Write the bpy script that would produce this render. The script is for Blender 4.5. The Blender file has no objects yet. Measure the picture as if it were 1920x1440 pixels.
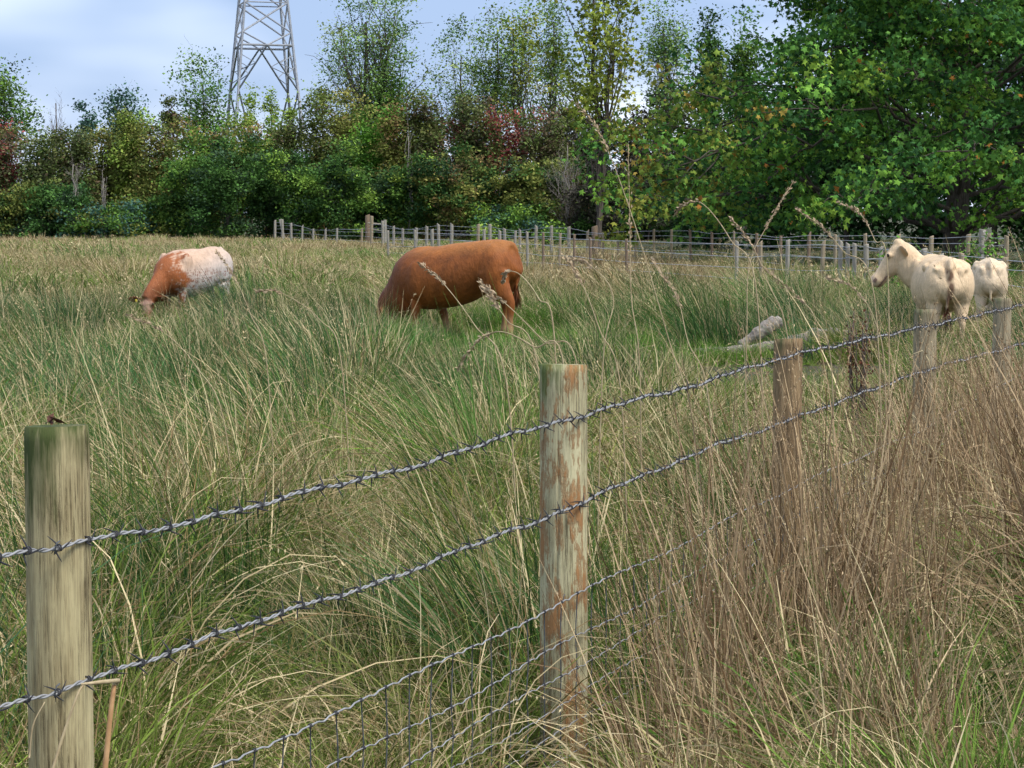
import bpy, bmesh, math, random
import numpy as np
from mathutils import Vector, Matrix

# ------------------------------------------------------------------ camera, light
S = bpy.context.scene
COL = S.collection
RS = np.random.RandomState(7)
random.seed(7)
FPX, CX, CY, HORIZON, EYE = 3730.0, 960.0, 720.0, 400.0, 1.7
PITCH = math.atan((CY - HORIZON) / FPX)
cam = bpy.data.cameras.new('camera')
cam.sensor_width = 36.0
cam.lens = 36.0 * FPX / 1920.0
cam.clip_start = 0.05
cam.clip_end = 6000.0
cam_o = bpy.data.objects.new('camera', cam)
COL.objects.link(cam_o)
cam_o.location = (0, 0, EYE)
cam_o.rotation_euler = (math.pi / 2 - PITCH, 0, 0)
S.camera = cam_o
S.render.engine = 'CYCLES'
S.cycles.max_bounces = 4
S.cycles.diffuse_bounces = 2
S.cycles.transmission_bounces = 2
S.cycles.use_adaptive_sampling = True
S.cycles.adaptive_threshold = 0.03
S.view_settings.view_transform = 'Standard'
S.view_settings.look = 'None'
S.view_settings.gamma = 1.0
S.view_settings.use_curve_mapping = False
S.view_settings.exposure = 1.05

SUN_EL, SUN_AZ = math.radians(56), math.radians(128)     # azimuth from +Y clockwise: right and a little behind the camera
sun_dir = Vector((math.cos(SUN_EL) * math.sin(SUN_AZ), math.cos(SUN_EL) * math.cos(SUN_AZ), math.sin(SUN_EL)))
sl = bpy.data.lights.new('sun', 'SUN')
sl.energy = 1.9
sl.angle = math.radians(22)
sl.color = (1.0, 0.95, 0.87)
so = bpy.data.objects.new('sun', sl)
COL.objects.link(so)
so.rotation_euler = sun_dir.to_track_quat('Z', 'Y').to_euler()

W = bpy.data.worlds.new('World')
S.world = W
W.use_nodes = True
nt = W.node_tree
bgn = nt.nodes['Background']
sky = nt.nodes.new('ShaderNodeTexSky')
sky.sky_type = 'NISHITA'
sky.sun_disc = False
sky.sun_elevation = SUN_EL
sky.sun_rotation = SUN_AZ
sky.air_density = 1.0
sky.dust_density = 1.5
tc = nt.nodes.new('ShaderNodeTexCoord')
mp = nt.nodes.new('ShaderNodeMapping')
mp.inputs['Scale'].default_value = (1.0, 1.0, 3.2)
mp.inputs['Location'].default_value = (0.35, 0.1, 0.62)
nz = nt.nodes.new('ShaderNodeTexNoise')
nz.inputs['Scale'].default_value = 3.0
nz.inputs['Detail'].default_value = 3.5
nz.inputs['Roughness'].default_value = 0.5
cr = nt.nodes.new('ShaderNodeValToRGB')
cr.color_ramp.elements[0].position = 0.40
cr.color_ramp.elements[0].color = (2.1, 2.85, 4.4, 1)
cr.color_ramp.elements[1].position = 0.60
cr.color_ramp.elements[1].color = (5.2, 5.8, 6.9, 1)
mx = nt.nodes.new('ShaderNodeMix')
mx.data_type = 'RGBA'
mx.inputs[0].default_value = 0.86
nt.links.new(tc.outputs['Generated'], mp.inputs['Vector'])
nt.links.new(mp.outputs[0], nz.inputs['Vector'])
nt.links.new(nz.outputs[0], cr.inputs[0])
nt.links.new(sky.outputs[0], mx.inputs[6])
nt.links.new(cr.outputs[0], mx.inputs[7])
nt.links.new(mx.outputs[2], bgn.inputs['Color'])
bgn.inputs['Strength'].default_value = 0.100

# ------------------------------------------------------------------ helpers
cp, sp = math.cos(PITCH), math.sin(PITCH)


def U(px, py, Y):
    """photograph pixel -> world point at distance Y"""
    a, b = (px - CX) / FPX, -(py - CY) / FPX
    d = Vector((a, cp + b * sp, -sp + b * cp))
    k = Y / d.y
    return Vector((d.x * k, Y, EYE + d.z * k))


def gh(x, y):
    return 0.05 * np.sin(x * 0.9 + 1.3) * np.sin(y * 0.55 + 0.4) + 0.04 * np.sin(x * 0.31 + y * 0.23)


def tag(o, label=None, cat=None, group=None, kind=None):
    if label: o['label'] = label
    if cat: o['category'] = cat
    if group: o['group'] = group
    if kind: o['kind'] = kind
    return o


def empty(name, loc, label, cat, group=None):
    o = bpy.data.objects.new(name, None)
    o.empty_display_size = 0.2
    COL.objects.link(o)
    o.location = loc
    return tag(o, label, cat, group)


def mesh_np(name, V, F, attrs=None, smooth=False):
    """V (n,3), F (m,k) -> mesh; attrs: name -> (n,) float or (n,3) colour"""
    V = np.asarray(V, np.float32)
    F = np.asarray(F, np.int32)
    me = bpy.data.meshes.new(name)
    me.vertices.add(len(V))
    me.vertices.foreach_set('co', V.ravel())
    me.loops.add(F.size)
    me.loops.foreach_set('vertex_index', F.ravel())
    me.polygons.add(len(F))
    me.polygons.foreach_set('loop_start', np.arange(0, F.size, F.shape[1], dtype=np.int32))
    if smooth:
        me.polygons.foreach_set('use_smooth', np.ones(len(F), bool))
    for k, a in (attrs or {}).items():
        a = np.asarray(a, np.float32)
        if a.ndim == 1:
            me.attributes.new(k, 'FLOAT', 'POINT').data.foreach_set('value', a)
        else:
            c = np.ones((len(a), 4), np.float32)
            c[:, :3] = a
            me.attributes.new(k, 'FLOAT_COLOR', 'POINT').data.foreach_set('color', c.ravel())
    me.update(calc_edges=True)
    return me


def obj(name, me, mat, parent=None, loc=None):
    o = bpy.data.objects.new(name, me)
    if mat is not None and not me.materials:
        me.materials.append(mat)
    COL.objects.link(o)
    if parent is not None:
        o.parent = parent
    if loc is not None:
        o.location = loc
    return o


class Tubes:
    """collects swept tubes into one mesh"""
    def __init__(s): s.V, s.F, s.n, s.A = [], [], 0, []

    def add(s, pts, rad, sides=6, cap=True, a=0.0):
        pts = np.asarray(pts, float)
        m = len(pts)
        rad = np.broadcast_to(np.asarray(rad, float), (m,))
        T = np.gradient(pts, axis=0)
        T /= np.linalg.norm(T, axis=1)[:, None] + 1e-9
        ref = np.array([0.13, 0.21, 1.0]) if abs(T[:, 2]).mean() < .8 else np.array([1.0, 0.17, 0.1])
        A = np.cross(T, ref)
        A /= np.linalg.norm(A, axis=1)[:, None] + 1e-9
        B = np.cross(T, A)
        th = np.linspace(0, 2 * np.pi, sides, endpoint=False)
        ring = (np.cos(th)[None, :, None] * A[:, None] + np.sin(th)[None, :, None] * B[:, None]) * rad[:, None, None] + pts[:, None]
        s.V.append(ring.reshape(-1, 3))
        i = np.arange(m - 1)[:, None] * sides + np.arange(sides)[None]
        j = np.arange(m - 1)[:, None] * sides + (np.arange(sides)[None] + 1) % sides
        q = np.stack([i, j, j + sides, i + sides], -1).reshape(-1, 4) + s.n
        s.F.append(q)
        s.n += m * sides
        s.A.append(np.full(m * sides, a))
        if cap:
            for e, c in ((0, pts[0]), (m - 1, pts[-1])):
                s.V.append(c[None])
                k = np.arange(sides) + e * sides + s.n - m * sides
                if e and cap: k = np.arange(sides) + e * sides + base
                else: base = s.n - m * sides
                k2 = np.roll(k, -1)
                cidx = np.full(sides, s.n)
                s.F.append(np.stack([k, k2, cidx, cidx], -1) if False else np.stack([k, k2, cidx, cidx], -1))
                s.n += 1
                s.A.append(np.full(1, a))
        return s

    def mesh(s, name, smooth=True):
        V = np.concatenate(s.V)
        F = np.concatenate(s.F)
        me = bpy.data.meshes.new(name)
        tri = F[:, 2] == F[:, 3]
        Q, Tt = F[~tri], F[tri][:, :3]
        me.vertices.add(len(V)); me.vertices.foreach_set('co', V.astype(np.float32).ravel())
        me.loops.add(Q.size + Tt.size)
        me.loops.foreach_set('vertex_index', np.concatenate([Q.ravel(), Tt.ravel()]).astype(np.int32))
        me.polygons.add(len(Q) + len(Tt))
        st = np.concatenate([np.arange(len(Q)) * 4, len(Q) * 4 + np.arange(len(Tt)) * 3]).astype(np.int32)
        me.polygons.foreach_set('loop_start', st)
        if smooth: me.polygons.foreach_set('use_smooth', np.ones(len(st), bool))
        me.attributes.new('rnd', 'FLOAT', 'POINT').data.foreach_set('value', np.concatenate(s.A).astype(np.float32))
        me.update(calc_edges=True)
        return me


def curve(pts, n=12):
    """Catmull-Rom through points"""
    P = [np.array(p, float) for p in pts]
    P = [2 * P[0] - P[1]] + P + [2 * P[-1] - P[-2]]
    out = []
    for i in range(1, len(P) - 2):
        for t in np.linspace(0, 1, n, endpoint=False):
            a, b, c, d = P[i - 1], P[i], P[i + 1], P[i + 2]
            out.append(.5 * ((2 * b) + (-a + c) * t + (2 * a - 5 * b + 4 * c - d) * t * t + (-a + 3 * b - 3 * c + d) * t ** 3))
    out.append(P[-2])
    return np.array(out)


# ------------------------------------------------------------------ materials
def new_mat(name):
    m = bpy.data.materials.new(name)
    m.use_nodes = True
    t = m.node_tree
    t.nodes.clear()
    out = t.nodes.new('ShaderNodeOutputMaterial')
    return m, t, out


def N(t, typ, **kw):
    n = t.nodes.new(typ)
    for k, v in kw.items():
        if k.startswith('_'): setattr(n, k[1:], v)
        else: n.inputs[k.replace('_', ' ')].default_value = v
    return n


def noise(t, scale, detail=4, rough=.55, vec=None, stretch=None, coord='Object'):
    n = N(t, 'ShaderNodeTexNoise', Scale=scale, Detail=detail, Roughness=rough)
    c = t.nodes.new('ShaderNodeTexCoord').outputs[coord] if vec is None else vec
    if stretch:
        m = N(t, 'ShaderNodeMapping', Scale=stretch)
        t.links.new(c, m.inputs['Vector'])
        c = m.outputs[0]
    t.links.new(c, n.inputs['Vector'])
    return n.outputs[0]


def ramp(t, fac, stops):
    r = t.nodes.new('ShaderNodeValToRGB')
    e = r.color_ramp.elements
    while len(e) < len(stops): e.new(0.5)
    for i, (p, c) in enumerate(stops):
        e[i].position = p
        e[i].color = (*c, 1) if len(c) == 3 else c
    t.links.new(fac, r.inputs[0])
    return r.outputs[0]


def mixc(t, fac, a, b, mode='MIX'):
    m = t.nodes.new('ShaderNodeMix')
    m.data_type = 'RGBA'
    m.blend_type = mode
    for s, v in ((0, fac), (6, a), (7, b)):
        if hasattr(v, 'links'): t.links.new(v, m.inputs[s])
        else: m.inputs[s].default_value = v if s == 0 else (*v, 1)
    return m.outputs[2]


def math_(t, op, a, b=0.0, clamp=False):
    m = t.nodes.new('ShaderNodeMath')
    m.operation = op
    m.use_clamp = clamp
    for i, v in enumerate((a, b)):
        if hasattr(v, 'links'): t.links.new(v, m.inputs[i])
        else: m.inputs[i].default_value = v
    return m.outputs[0]


def leafy_shader(t, out, col, trans=0.3, rough=.55, spec=.3):
    pb = N(t, 'ShaderNodeBsdfPrincipled', Roughness=rough)
    pb.inputs['Specular IOR Level'].default_value = spec
    tr = t.nodes.new('ShaderNodeBsdfTranslucent')
    ms = N(t, 'ShaderNodeMixShader', Fac=trans)
    t.links.new(col, pb.inputs['Base Color'])
    t.links.new(col, tr.inputs['Color'])
    t.links.new(pb.outputs[0], ms.inputs[1])
    t.links.new(tr.outputs[0], ms.inputs[2])
    t.links.new(ms.outputs[0], out.inputs[0])


def leaf_mat(name, trans=.32):
    m, t, out = new_mat(name)
    a = N(t, 'ShaderNodeAttribute', _attribute_name='Col')
    leafy_shader(t, out, a.outputs['Color'], trans, .75, .10)
    return m


def grass_mat(name, straw=(.80, .66, .38), straw2=(.22, .145, .06), trans=.14, pw=.9):
    m, t, out = new_mat(name)
    ti = N(t, 'ShaderNodeAttribute', _attribute_name='tint', _attribute_type='INSTANCER')
    dr = N(t, 'ShaderNodeAttribute', _attribute_name='dry', _attribute_type='INSTANCER')
    rn = N(t, 'ShaderNodeAttribute', _attribute_name='rnd')
    tt = N(t, 'ShaderNodeAttribute', _attribute_name='t')
    r2 = math_(t, 'FRACT', math_(t, 'MULTIPLY', rn.outputs['Fac'], 17.31))
    r3 = math_(t, 'POWER', math_(t, 'FRACT', math_(t, 'MULTIPLY', rn.outputs['Fac'], 53.7)), pw)
    br = math_(t, 'MULTIPLY_ADD', r2, 0.9)
    br.node.inputs[2].default_value = 0.45
    sc = t.nodes.new('ShaderNodeVectorMath'); sc.operation = 'SCALE'
    t.links.new(ti.outputs['Vector'], sc.inputs[0]); t.links.new(br, sc.inputs['Scale'])
    st = mixc(t, r3, straw, straw2)
    # dead blades, and dead tips of living ones
    thr = math_(t, 'ADD', dr.outputs['Fac'], math_(t, 'MULTIPLY', math_(t, 'POWER', tt.outputs['Fac'], 3.0), .25))
    isd = math_(t, 'LESS_THAN', rn.outputs['Fac'], thr)
    c = mixc(t, isd, sc.outputs[0], st)
    leafy_shader(t, out, c, trans, .7, .12)
    return m


def wood_mat(name, base, dark, algae=None, patch=None, patch_thr=.55, zc=None, scale=1.0):
    """weathered round fence post; algae = colour growing near the sawn top; patch = remaining bark"""
    m, t, out = new_mat(name)
    g1 = noise(t, 10 * scale, 8, .75, stretch=(9, 9, .45))
    g2 = noise(t, 26 * scale, 6, .8, stretch=(8, 8, .22))
    big = noise(t, 6, 4, .6, stretch=(2, 2, .6))
    c = mixc(t, ramp(t, g1, [(.32, (0, 0, 0)), (.68, (1, 1, 1))]), dark, base)
    g3 = noise(t, 42 * scale, 3, .6, stretch=(9, 9, .16))
    c = mixc(t, ramp(t, g3, [(.44, (0.55,) * 3), (.50, (0, 0, 0))]), c, tuple(x * .6 for x in dark))
    c = mixc(t, ramp(t, g2, [(.43, (0.95,) * 3), (.48, (0, 0, 0))]), c, tuple(x * .35 for x in dark))
    c = mixc(t, ramp(t, big, [(.42, (0, 0, 0)), (.62, (.6,) * 3)]), c, tuple(x * 1.25 for x in base))
    hh = None
    if patch:
        pn = noise(t, 5.0, 6, .72, stretch=(3.0, 3.0, .8))
        e = ramp(t, pn, [(patch_thr, (0, 0, 0)), (patch_thr + .045, (.9, .9, .9))])
        edge = ramp(t, pn, [(patch_thr - .03, (0, 0, 0)), (patch_thr, (.8,) * 3), (patch_thr + .03, (0, 0, 0))])
        c = mixc(t, e, c, mixc(t, g1, tuple(x * .6 for x in patch), patch))
        c = mixc(t, edge, c, tuple(x * .6 for x in patch))
        hh = e
    if algae:
        tcn = t.nodes.new('ShaderNodeTexCoord')
        sx = t.nodes.new('ShaderNodeSeparateXYZ'); t.links.new(tcn.outputs['Object'], sx.inputs[0])
        w = math_(t, 'ADD', math_(t, 'ADD', sx.outputs[2], math_(t, 'MULTIPLY', sx.outputs[0], -1.3)), math_(t, 'MULTIPLY', noise(t, 18, 4, .6, stretch=(2.5, 2.5, .35)), .42))
        f = math_(t, 'MULTIPLY', math_(t, 'MULTIPLY', math_(t, 'SUBTRACT', w, zc[0]), 1 / (zc[1] - zc[0]), True), .92)
        c = mixc(t, f, c, mixc(t, g2, algae, tuple(x * .45 for x in algae)))
    pb = N(t, 'ShaderNodeBsdfPrincipled', Roughness=.85)
    pb.inputs['Specular IOR Level'].default_value = .2
    t.links.new(c, pb.inputs['Base Color'])
    bp = N(t, 'ShaderNodeBump', Strength=.7, Distance=.004)
    h = math_(t, 'ADD', g1, math_(t, 'MULTIPLY', g2, .7))
    if hh is not None: h = math_(t, 'ADD', h, math_(t, 'MULTIPLY', hh, .8))
    t.links.new(h, bp.inputs['Height'])
    t.links.new(bp.outputs[0], pb.inputs['Normal'])
    t.links.new(pb.outputs[0], out.inputs[0])
    return m


def metal_mat(name, col, rough=.38, metallic=.85):
    m, t, out = new_mat(name)
    n = noise(t, 60, 4, .6)
    pb = N(t, 'ShaderNodeBsdfPrincipled', Metallic=metallic)
    t.links.new(mixc(t, n, tuple(x * .6 for x in col), tuple(x * 1.3 for x in col)), pb.inputs['Base Color'])
    t.links.new(ramp(t, n, [(.3, (rough * .8,) * 3), (.7, (rough * 1.5,) * 3)]), pb.inputs['Roughness'])
    t.links.new(pb.outputs[0], out.inputs[0])
    return m


def plain_mat(name, a, b, scale=20, rough=.8, bump=.3, stretch=None, dist=.01):
    m, t, out = new_mat(name)
    n = noise(t, scale, 6, .6, stretch=stretch)
    pb = N(t, 'ShaderNodeBsdfPrincipled', Roughness=rough)
    pb.inputs['Specular IOR Level'].default_value = .25
    t.links.new(ramp(t, n, [(.3, a), (.7, b)]), pb.inputs['Base Color'])
    bp = N(t, 'ShaderNodeBump', Strength=bump, Distance=dist)
    t.links.new(n, bp.inputs['Height']); t.links.new(bp.outputs[0], pb.inputs['Normal'])
    t.links.new(pb.outputs[0], out.inputs[0])
    return m


M_LEAF = leaf_mat('leaf', .26)
M_GRASS = grass_mat('meadow_blades')
M_STALK = grass_mat('dry_stalks', (.78, .59, .35), (.14, .080, .038), .10, .50)
M_STEM = plain_mat('straw_stem', (.30, .22, .12), (.52, .42, .25), 30, .6, .1)
M_SEED = plain_mat('seed_head', (.28, .19, .11), (.50, .39, .25), 60, .7, .1)
M_BARK = plain_mat('bark', (.035, .028, .02), (.12, .10, .08), 9, .9, .6, (3, 3, .6), .03)
M_BARK_PALE = plain_mat('pale_bark', (.14, .12, .10), (.33, .30, .26), 9, .9, .5, (3, 3, .6), .03)
M_TWIG = plain_mat('twig', (.06, .045, .035), (.15, .12, .095), 9, .9, .2)
M_GALV = metal_mat('galvanised_wire', (.34, .34, .34), .5, .35)
M_GALV_D = metal_mat('dark_galvanised_barb', (.05, .05, .055), .6, .3)
M_STAY = metal_mat('dull_stay_wire', (.12, .13, .14), .6, .5)
M_FARW = plain_mat('far_wire', (.32, .34, .36), (.45, .47, .5), 30, .5, 0)
M_PYLON = plain_mat('pylon_steel', (.24, .26, .29), (.36, .38, .41), 2, .6, 0)

# ------------------------------------------------------------------ ground
def build_ground():
    def axis(lo, hi, near, k):
        a = [0.0]
        step = near
        while a[-1] < hi:
            a.append(a[-1] + step)
            step *= k
        return np.array(a)
    px = axis(0, 2500, .7, 1.035)
    xs = np.concatenate([-px[::-1][:-1], px])
    ys = np.concatenate([[-600, -200, -60, -20, -8], axis(0, 4500, .7, 1.025)])
    XX, YY = np.meshgrid(xs, ys)
    Z = gh(XX, YY) * np.clip(1.5 - np.hypot(XX, YY) / 400, 0, 1)
    V = np.stack([XX, YY, Z], -1).reshape(-1, 3)
    nx, ny = len(xs), len(ys)
    i = (np.arange(ny - 1)[:, None] * nx + np.arange(nx - 1)[None]).ravel()
    me = mesh_np('ground', V, np.stack([i, i + 1, i + nx + 1, i + nx], -1), smooth=True)
    m, t, out = new_mat('soil_and_litter')
    a = noise(t, .35, 6, .65)
    b = noise(t, 14, 8, .7)
    c1 = ramp(t, b, [(.3, (.028, .022, .012)), (.55, (.08, .06, .032)), (.75, (.15, .115, .06))])
    c2 = ramp(t, b, [(.3, (.02, .035, .01)), (.7, (.06, .10, .025))])
    c = mixc(t, ramp(t, a, [(.4, (0, 0, 0)), (.6, (1, 1, 1))]), c1, c2)
    pb = N(t, 'ShaderNodeBsdfPrincipled', Roughness=.95)
    t.links.new(c, pb.inputs['Base Color'])
    bp = N(t, 'ShaderNodeBump', Strength=.8, Distance=.05)
    t.links.new(b, bp.inputs['Height']); t.links.new(bp.outputs[0], pb.inputs['Normal'])
    t.links.new(pb.outputs[0], out.inputs[0])
    tag(obj('ground', me, m), kind='structure')


build_ground()

# ------------------------------------------------------------------ pylon
def build_pylon():
    Y = 290.0
    root = empty('pylon', (0, 0, 0), 'tall grey lattice steel electricity pylon rising behind the trees', 'pylon')
    base = U(497, 400, Y); cx = base.x
    rot = math.radians(16)
    zb = 0.0
    apex = 64.0
    def hw(z):      # half side
        return 6.1 * (1 - z / apex) if z < 40 else 6.1 * (1 - 40 / apex) * (1 - (z - 40) / 40)
    def corner(k, z):
        a = rot + math.pi / 4 + k * math.pi / 2
        r = hw(z) * math.sqrt(2)
        return np.array([cx + r * math.cos(a), Y + r * math.sin(a), z])
    lv = [0, U(497, 88, Y).z, U(497, 64, Y).z, U(497, 8, Y).z, U(497, -42, Y).z, U(497, -88, Y).z, 46]
    for k in range(4):
        tb = Tubes()
        tb.add([corner(k, z) for z in (0, lv[1], lv[3], lv[5], 40, 50)], [.21, .19, .18, .17, .16, .15], 4)
        obj('leg', tb.mesh('leg', False), M_PYLON, root)
    def bar(a, b, r, nm):
        tb = Tubes(); tb.add([a, b], [r, r], 4)
        obj(nm, tb.mesh(nm, False), M_PYLON, root)
    for k in range(4):
        a0, b0 = (lambda z: corner(k, z)), (lambda z: corner((k + 1) % 4, z))
        bar(a0(lv[1]), b0(lv[1]), .16, 'horizontal_brace')
        mid = (a0(lv[1]) + b0(lv[1])) / 2
        zk = U(497, 172, Y).z
        bar(a0(zk), b0(zk), .09, 'horizontal_brace') if False else None
        for e, e2 in ((a0, b0), (b0, a0)):
            bar(mid, e(zk), .13, 'diagonal_brace')
            bar(e(zk), (e(0.4) + e2(0.4)) / 2, .13, 'diagonal_brace')
            bar(mid, e(lv[2]), .12, 'diagonal_brace')
            for f in (.4, .65):
                q = mid * (1 - f) + e(zk) * f
                zz = q[2]
                bar(q, e(zz + 1.2), .06, 'stiffener')
                bar(q, e(zz - 1.0), .06, 'stiffener')
        for z0, z1 in zip(lv[2:-1], lv[3:]):
            bar(a0(z0), b0(z1), .13, 'diagonal_brace')
            bar(b0(z0), a0(z1), .13, 'diagonal_brace')
            bar(a0(z1), b0(z1), .09, 'horizontal_brace')
    for z, L in ((42, 9), (47, 7)):
        bar(np.array([cx - L * math.cos(rot), Y - L * math.sin(rot), z]), np.array([cx + L * math.cos(rot), Y + L * math.sin(rot), z]), .3, 'cross_arm')
    return root


build_pylon()

# ------------------------------------------------------------------ trees
LEAF_D = (np.array([[0, -.5], [.33, -.05], [0, .5], [-.33, .05]]), np.array([[0, 1, 2, 3]]))
def lobed():
    """palmate leaf: stalk notch, two side lobes, middle lobe"""
    pts = [(-90, .16), (-38, .40), (8, .24), (38, .54), (66, .28), (90, .62), (114, .28), (142, .54), (172, .24), (218, .40)]
    a = [(r * math.cos(math.radians(g)), r * math.sin(math.radians(g))) for g, r in pts] + [(0, 0)]
    n = len(pts)
    return np.array(a), np.array([[k, (k + 1) % n, n] for k in range(n)])
LEAF_M = lobed()


def leaves(name, C, size, col, shape, rs, up=.7, fold=.25, droop=0.):
    """C (n,3) centres, size (n,), col (n,3)"""
    n = len(C)
    P, F = shape
    nn = rs.normal(size=(n, 3)); nn[:, 2] = np.abs(nn[:, 2]) * .6 + up
    nn /= np.linalg.norm(nn, axis=1)[:, None]
    r = rs.normal(size=(n, 3)); r[:, 2] -= droop
    a = r - (r * nn).sum(1)[:, None] * nn
    a /= np.linalg.norm(a, axis=1)[:, None] + 1e-9
    b = np.cross(nn, a)
    k = len(P)
    sz = size[:, None, None]
    V = C[:, None] + sz * (P[None, :, :1] * b[:, None] + P[None, :, 1:] * a[:, None] + (-fold * np.abs(P[None, :, :1]) ** 1.0 - .15 * P[None, :, 1:] ** 2) * nn[:, None])
    FF = (np.arange(n) * k)[:, None, None] + F[None]
    cc = np.repeat(col, k, axis=0)
    return mesh_np(name, V.reshape(-1, 3), FF.reshape(-1, F.shape[1]), {'Col': cc})


def pick(pal, n, rs):
    cols = np.array([p[0] for p in pal]); w = np.array([p[1] for p in pal], float)
    return cols[rs.choice(len(pal), n, p=w / w.sum())]


def wander(p, q, rs, n=5, amt=.12, sag=0.):
    p, q = np.array(p, float), np.array(q, float)
    L = np.linalg.norm(q - p)
    t = np.linspace(0, 1, n)[:, None]
    o = rs.normal(size=(n, 3)) * amt * L * np.sin(np.pi * t) * .6
    o[:, 2] += (sag * L * np.sin(np.pi * t))[:, 0]
    return p + (q - p) * t + o


def plant(name, label, cat, px, top, hw, Y, pal, seed, bottom=452, lf=.2, ncl=60, per=110, rc=.8, limbs=14, trunk=.10,
          twigs=2, bark=M_BARK, shape=LEAF_D, group=None, depth=1.0, shell=2.4, leafvar=.25, cone=0., ragged=.3, up=.7, bare=0., flat=.75, size_px=True, droop=0.):
    rs = np.random.RandomState(seed)
    H = U(px, top, Y).z
    zb = max(U(px, bottom, Y).z, 0.)
    R = hw / FPX * Y
    X = U(px, 400, Y).x
    root = empty(name, (X, Y, 0), label, cat, group)
    cz, hz = (H + zb) / 2, (H - zb) / 2
    d = rs.normal(size=(ncl, 3)); d /= np.linalg.norm(d, axis=1)[:, None]
    if name == 'bush': d /= ((np.abs(d) ** 4).sum(1) ** .25)[:, None]
    ph = np.arctan2(d[:, 1], d[:, 0])
    lump = 1 + ragged * (np.sin(ph * 3 + seed) * .5 + np.sin(ph * 5 + d[:, 2] * 4 + seed * 2) * .5 + rs.normal(size=ncl) * .35)
    rad = rs.rand(ncl) ** (1 / shell)
    C = d * rad[:, None] * lump[:, None]
    C[:, 2] = np.clip(C[:, 2], -1, 1.02)
    taper = 1 - cone * (C[:, 2] + 1) / 2
    rcx = min(rc, R * .5)
    C = np.stack([C[:, 0] * (R - rcx * .6) * taper, C[:, 1] * (R - rcx * .6) * depth * taper, cz + C[:, 2] * (hz - rcx * .45)], -1)
    if per > 0:
        ccol = pick(pal, ncl, rs) * (1 + rs.normal(size=(ncl, 1)) * .22) * (1.12 if name == 'bush' else 1.)
        idx = rs.choice(ncl, int(ncl * per), p=(lambda w: w / w.sum())(.4 + rs.rand(ncl)))
        off = rs.normal(size=(len(idx), 3)) * rcx * np.array([.55, .55, .55 * flat])
        LC = C[idx] + off
        if droop:
            LC[:, 2] -= droop * rcx * (np.abs(off[:, :2]).sum(1) / rcx) ** 1.5
        LC[:, 2] = np.maximum(LC[:, 2], .1)
        col = ccol[idx] * (1 + rs.normal(size=(len(idx), 1)) * leafvar)
        mixm = rs.rand(len(idx)) < .16
        col[mixm] = pick(pal, mixm.sum(), rs)
        col = np.clip(col, .008, .8)
        sz = lf * (.6 + .8 * rs.rand(len(idx)))
        obj('crown', leaves('crown', LC, sz, col, shape, rs, up, droop=droop * 2), M_LEAF, root)
    tb = Tubes()
    th = zb + (H - zb) * .72
    tr = wander((0, 0, -.3), (rs.normal() * R * .1, 0, th), rs, 7, .04)
    tb.add(tr, np.linspace(trunk, trunk * .35, 7), 8)
    order = rs.permutation(ncl)[:limbs]
    for k in order:
        e = C[k]
        f = np.clip((e[2] - zb * .4) / max(th, .1) * .62, .12, .97)
        s = tr[int(f * 6)]
        br = wander(s, e, rs, 7, .06, .06)
        r0 = trunk * .30
        tb.add(br, np.linspace(r0, r0 * .22, 7), 5)
        for _ in range(twigs):
            b0 = br[rs.randint(2, 7)]
            dd = rs.normal(size=3); dd[2] = abs(dd[2]) * .8 + .2
            e2 = b0 + dd / np.linalg.norm(dd) * rcx * (1.0 + rs.rand())
            tb.add(wander(b0, e2, rs, 4, .12, .1), np.linspace(r0 * .35, r0 * .12, 4), 4)
            if bare:
                for _ in range(3):
                    dd = rs.normal(size=3); dd[2] = abs(dd[2]) + .5
                    e3 = e2 + dd / np.linalg.norm(dd) * rcx * .8
                    tb.add(wander(b0 * .4 + e2 * .6, e3, rs, 3, .1), [r0 * .18, r0 * .14, r0 * .08], 3)
    obj('trunk', tb.mesh('trunk'), bark, root)
    return root


G_DK = [((0.035, 0.083, 0.026), 4), ((0.056, 0.125, 0.031), 3), ((0.078, 0.165, 0.037), 2), ((0.052, 0.095, 0.046), 2)]
G_BLUE = [((0.070, 0.147, 0.109), 4), ((0.093, 0.186, 0.116), 3), ((0.139, 0.232, 0.124), 1)]
G_MID = [((0.078, 0.165, 0.037), 4), ((0.122, 0.226, 0.039), 3), ((0.174, 0.278, 0.046), 2), ((0.060, 0.113, 0.026), 2)]
G_ASH = [((0.156, 0.260, 0.072), 4), ((0.226, 0.347, 0.093), 3), ((0.087, 0.174, 0.046), 2), ((0.296, 0.365, 0.118), 1)]
G_BRT = [((0.139, 0.312, 0.039), 4), ((0.104, 0.226, 0.039), 3), ((0.226, 0.382, 0.066), 1)]
G_YEL = [((.24, .29, .045), 4), ((.33, .32, .05), 2), ((.17, .23, .04), 3), ((.36, .26, .05), .5)]
G_LIME = [((0.330, 0.435, 0.079), 4), ((0.243, 0.347, 0.066), 3)]
G_OLV = [((0.174, 0.192, 0.046), 4), ((0.130, 0.165, 0.039), 3), ((0.226, 0.208, 0.060), 3), ((0.192, 0.130, 0.053), 2)]
G_BRN = [((.12, .165, .045), 6), ((.15, .165, .055), 5), ((.17, .13, .075), 3), ((.16, .11, .07), 1.5), ((.10, .12, .05), 3)]
G_RED = [((.12, .165, .045), 2.5), ((.29, .075, .065), 5), ((.20, .08, .06), 4), ((.14, .14, .05), 1.5)]
G_MAPLE = [((0.123, 0.269, 0.043), 2.5), ((0.060, 0.165, 0.037), 4), ((0.095, 0.217, 0.039), 4), ((0.165, 0.330, 0.046), 2.5), ((0.243, 0.382, 0.053), 1.3), ((0.038, 0.104, 0.033), 3)]
G_MAPLE_Y = [((.17, .24, .04), 4), ((.25, .26, .045), 2), ((.09, .16, .03), 3), ((.33, .23, .05), .4)]

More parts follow.
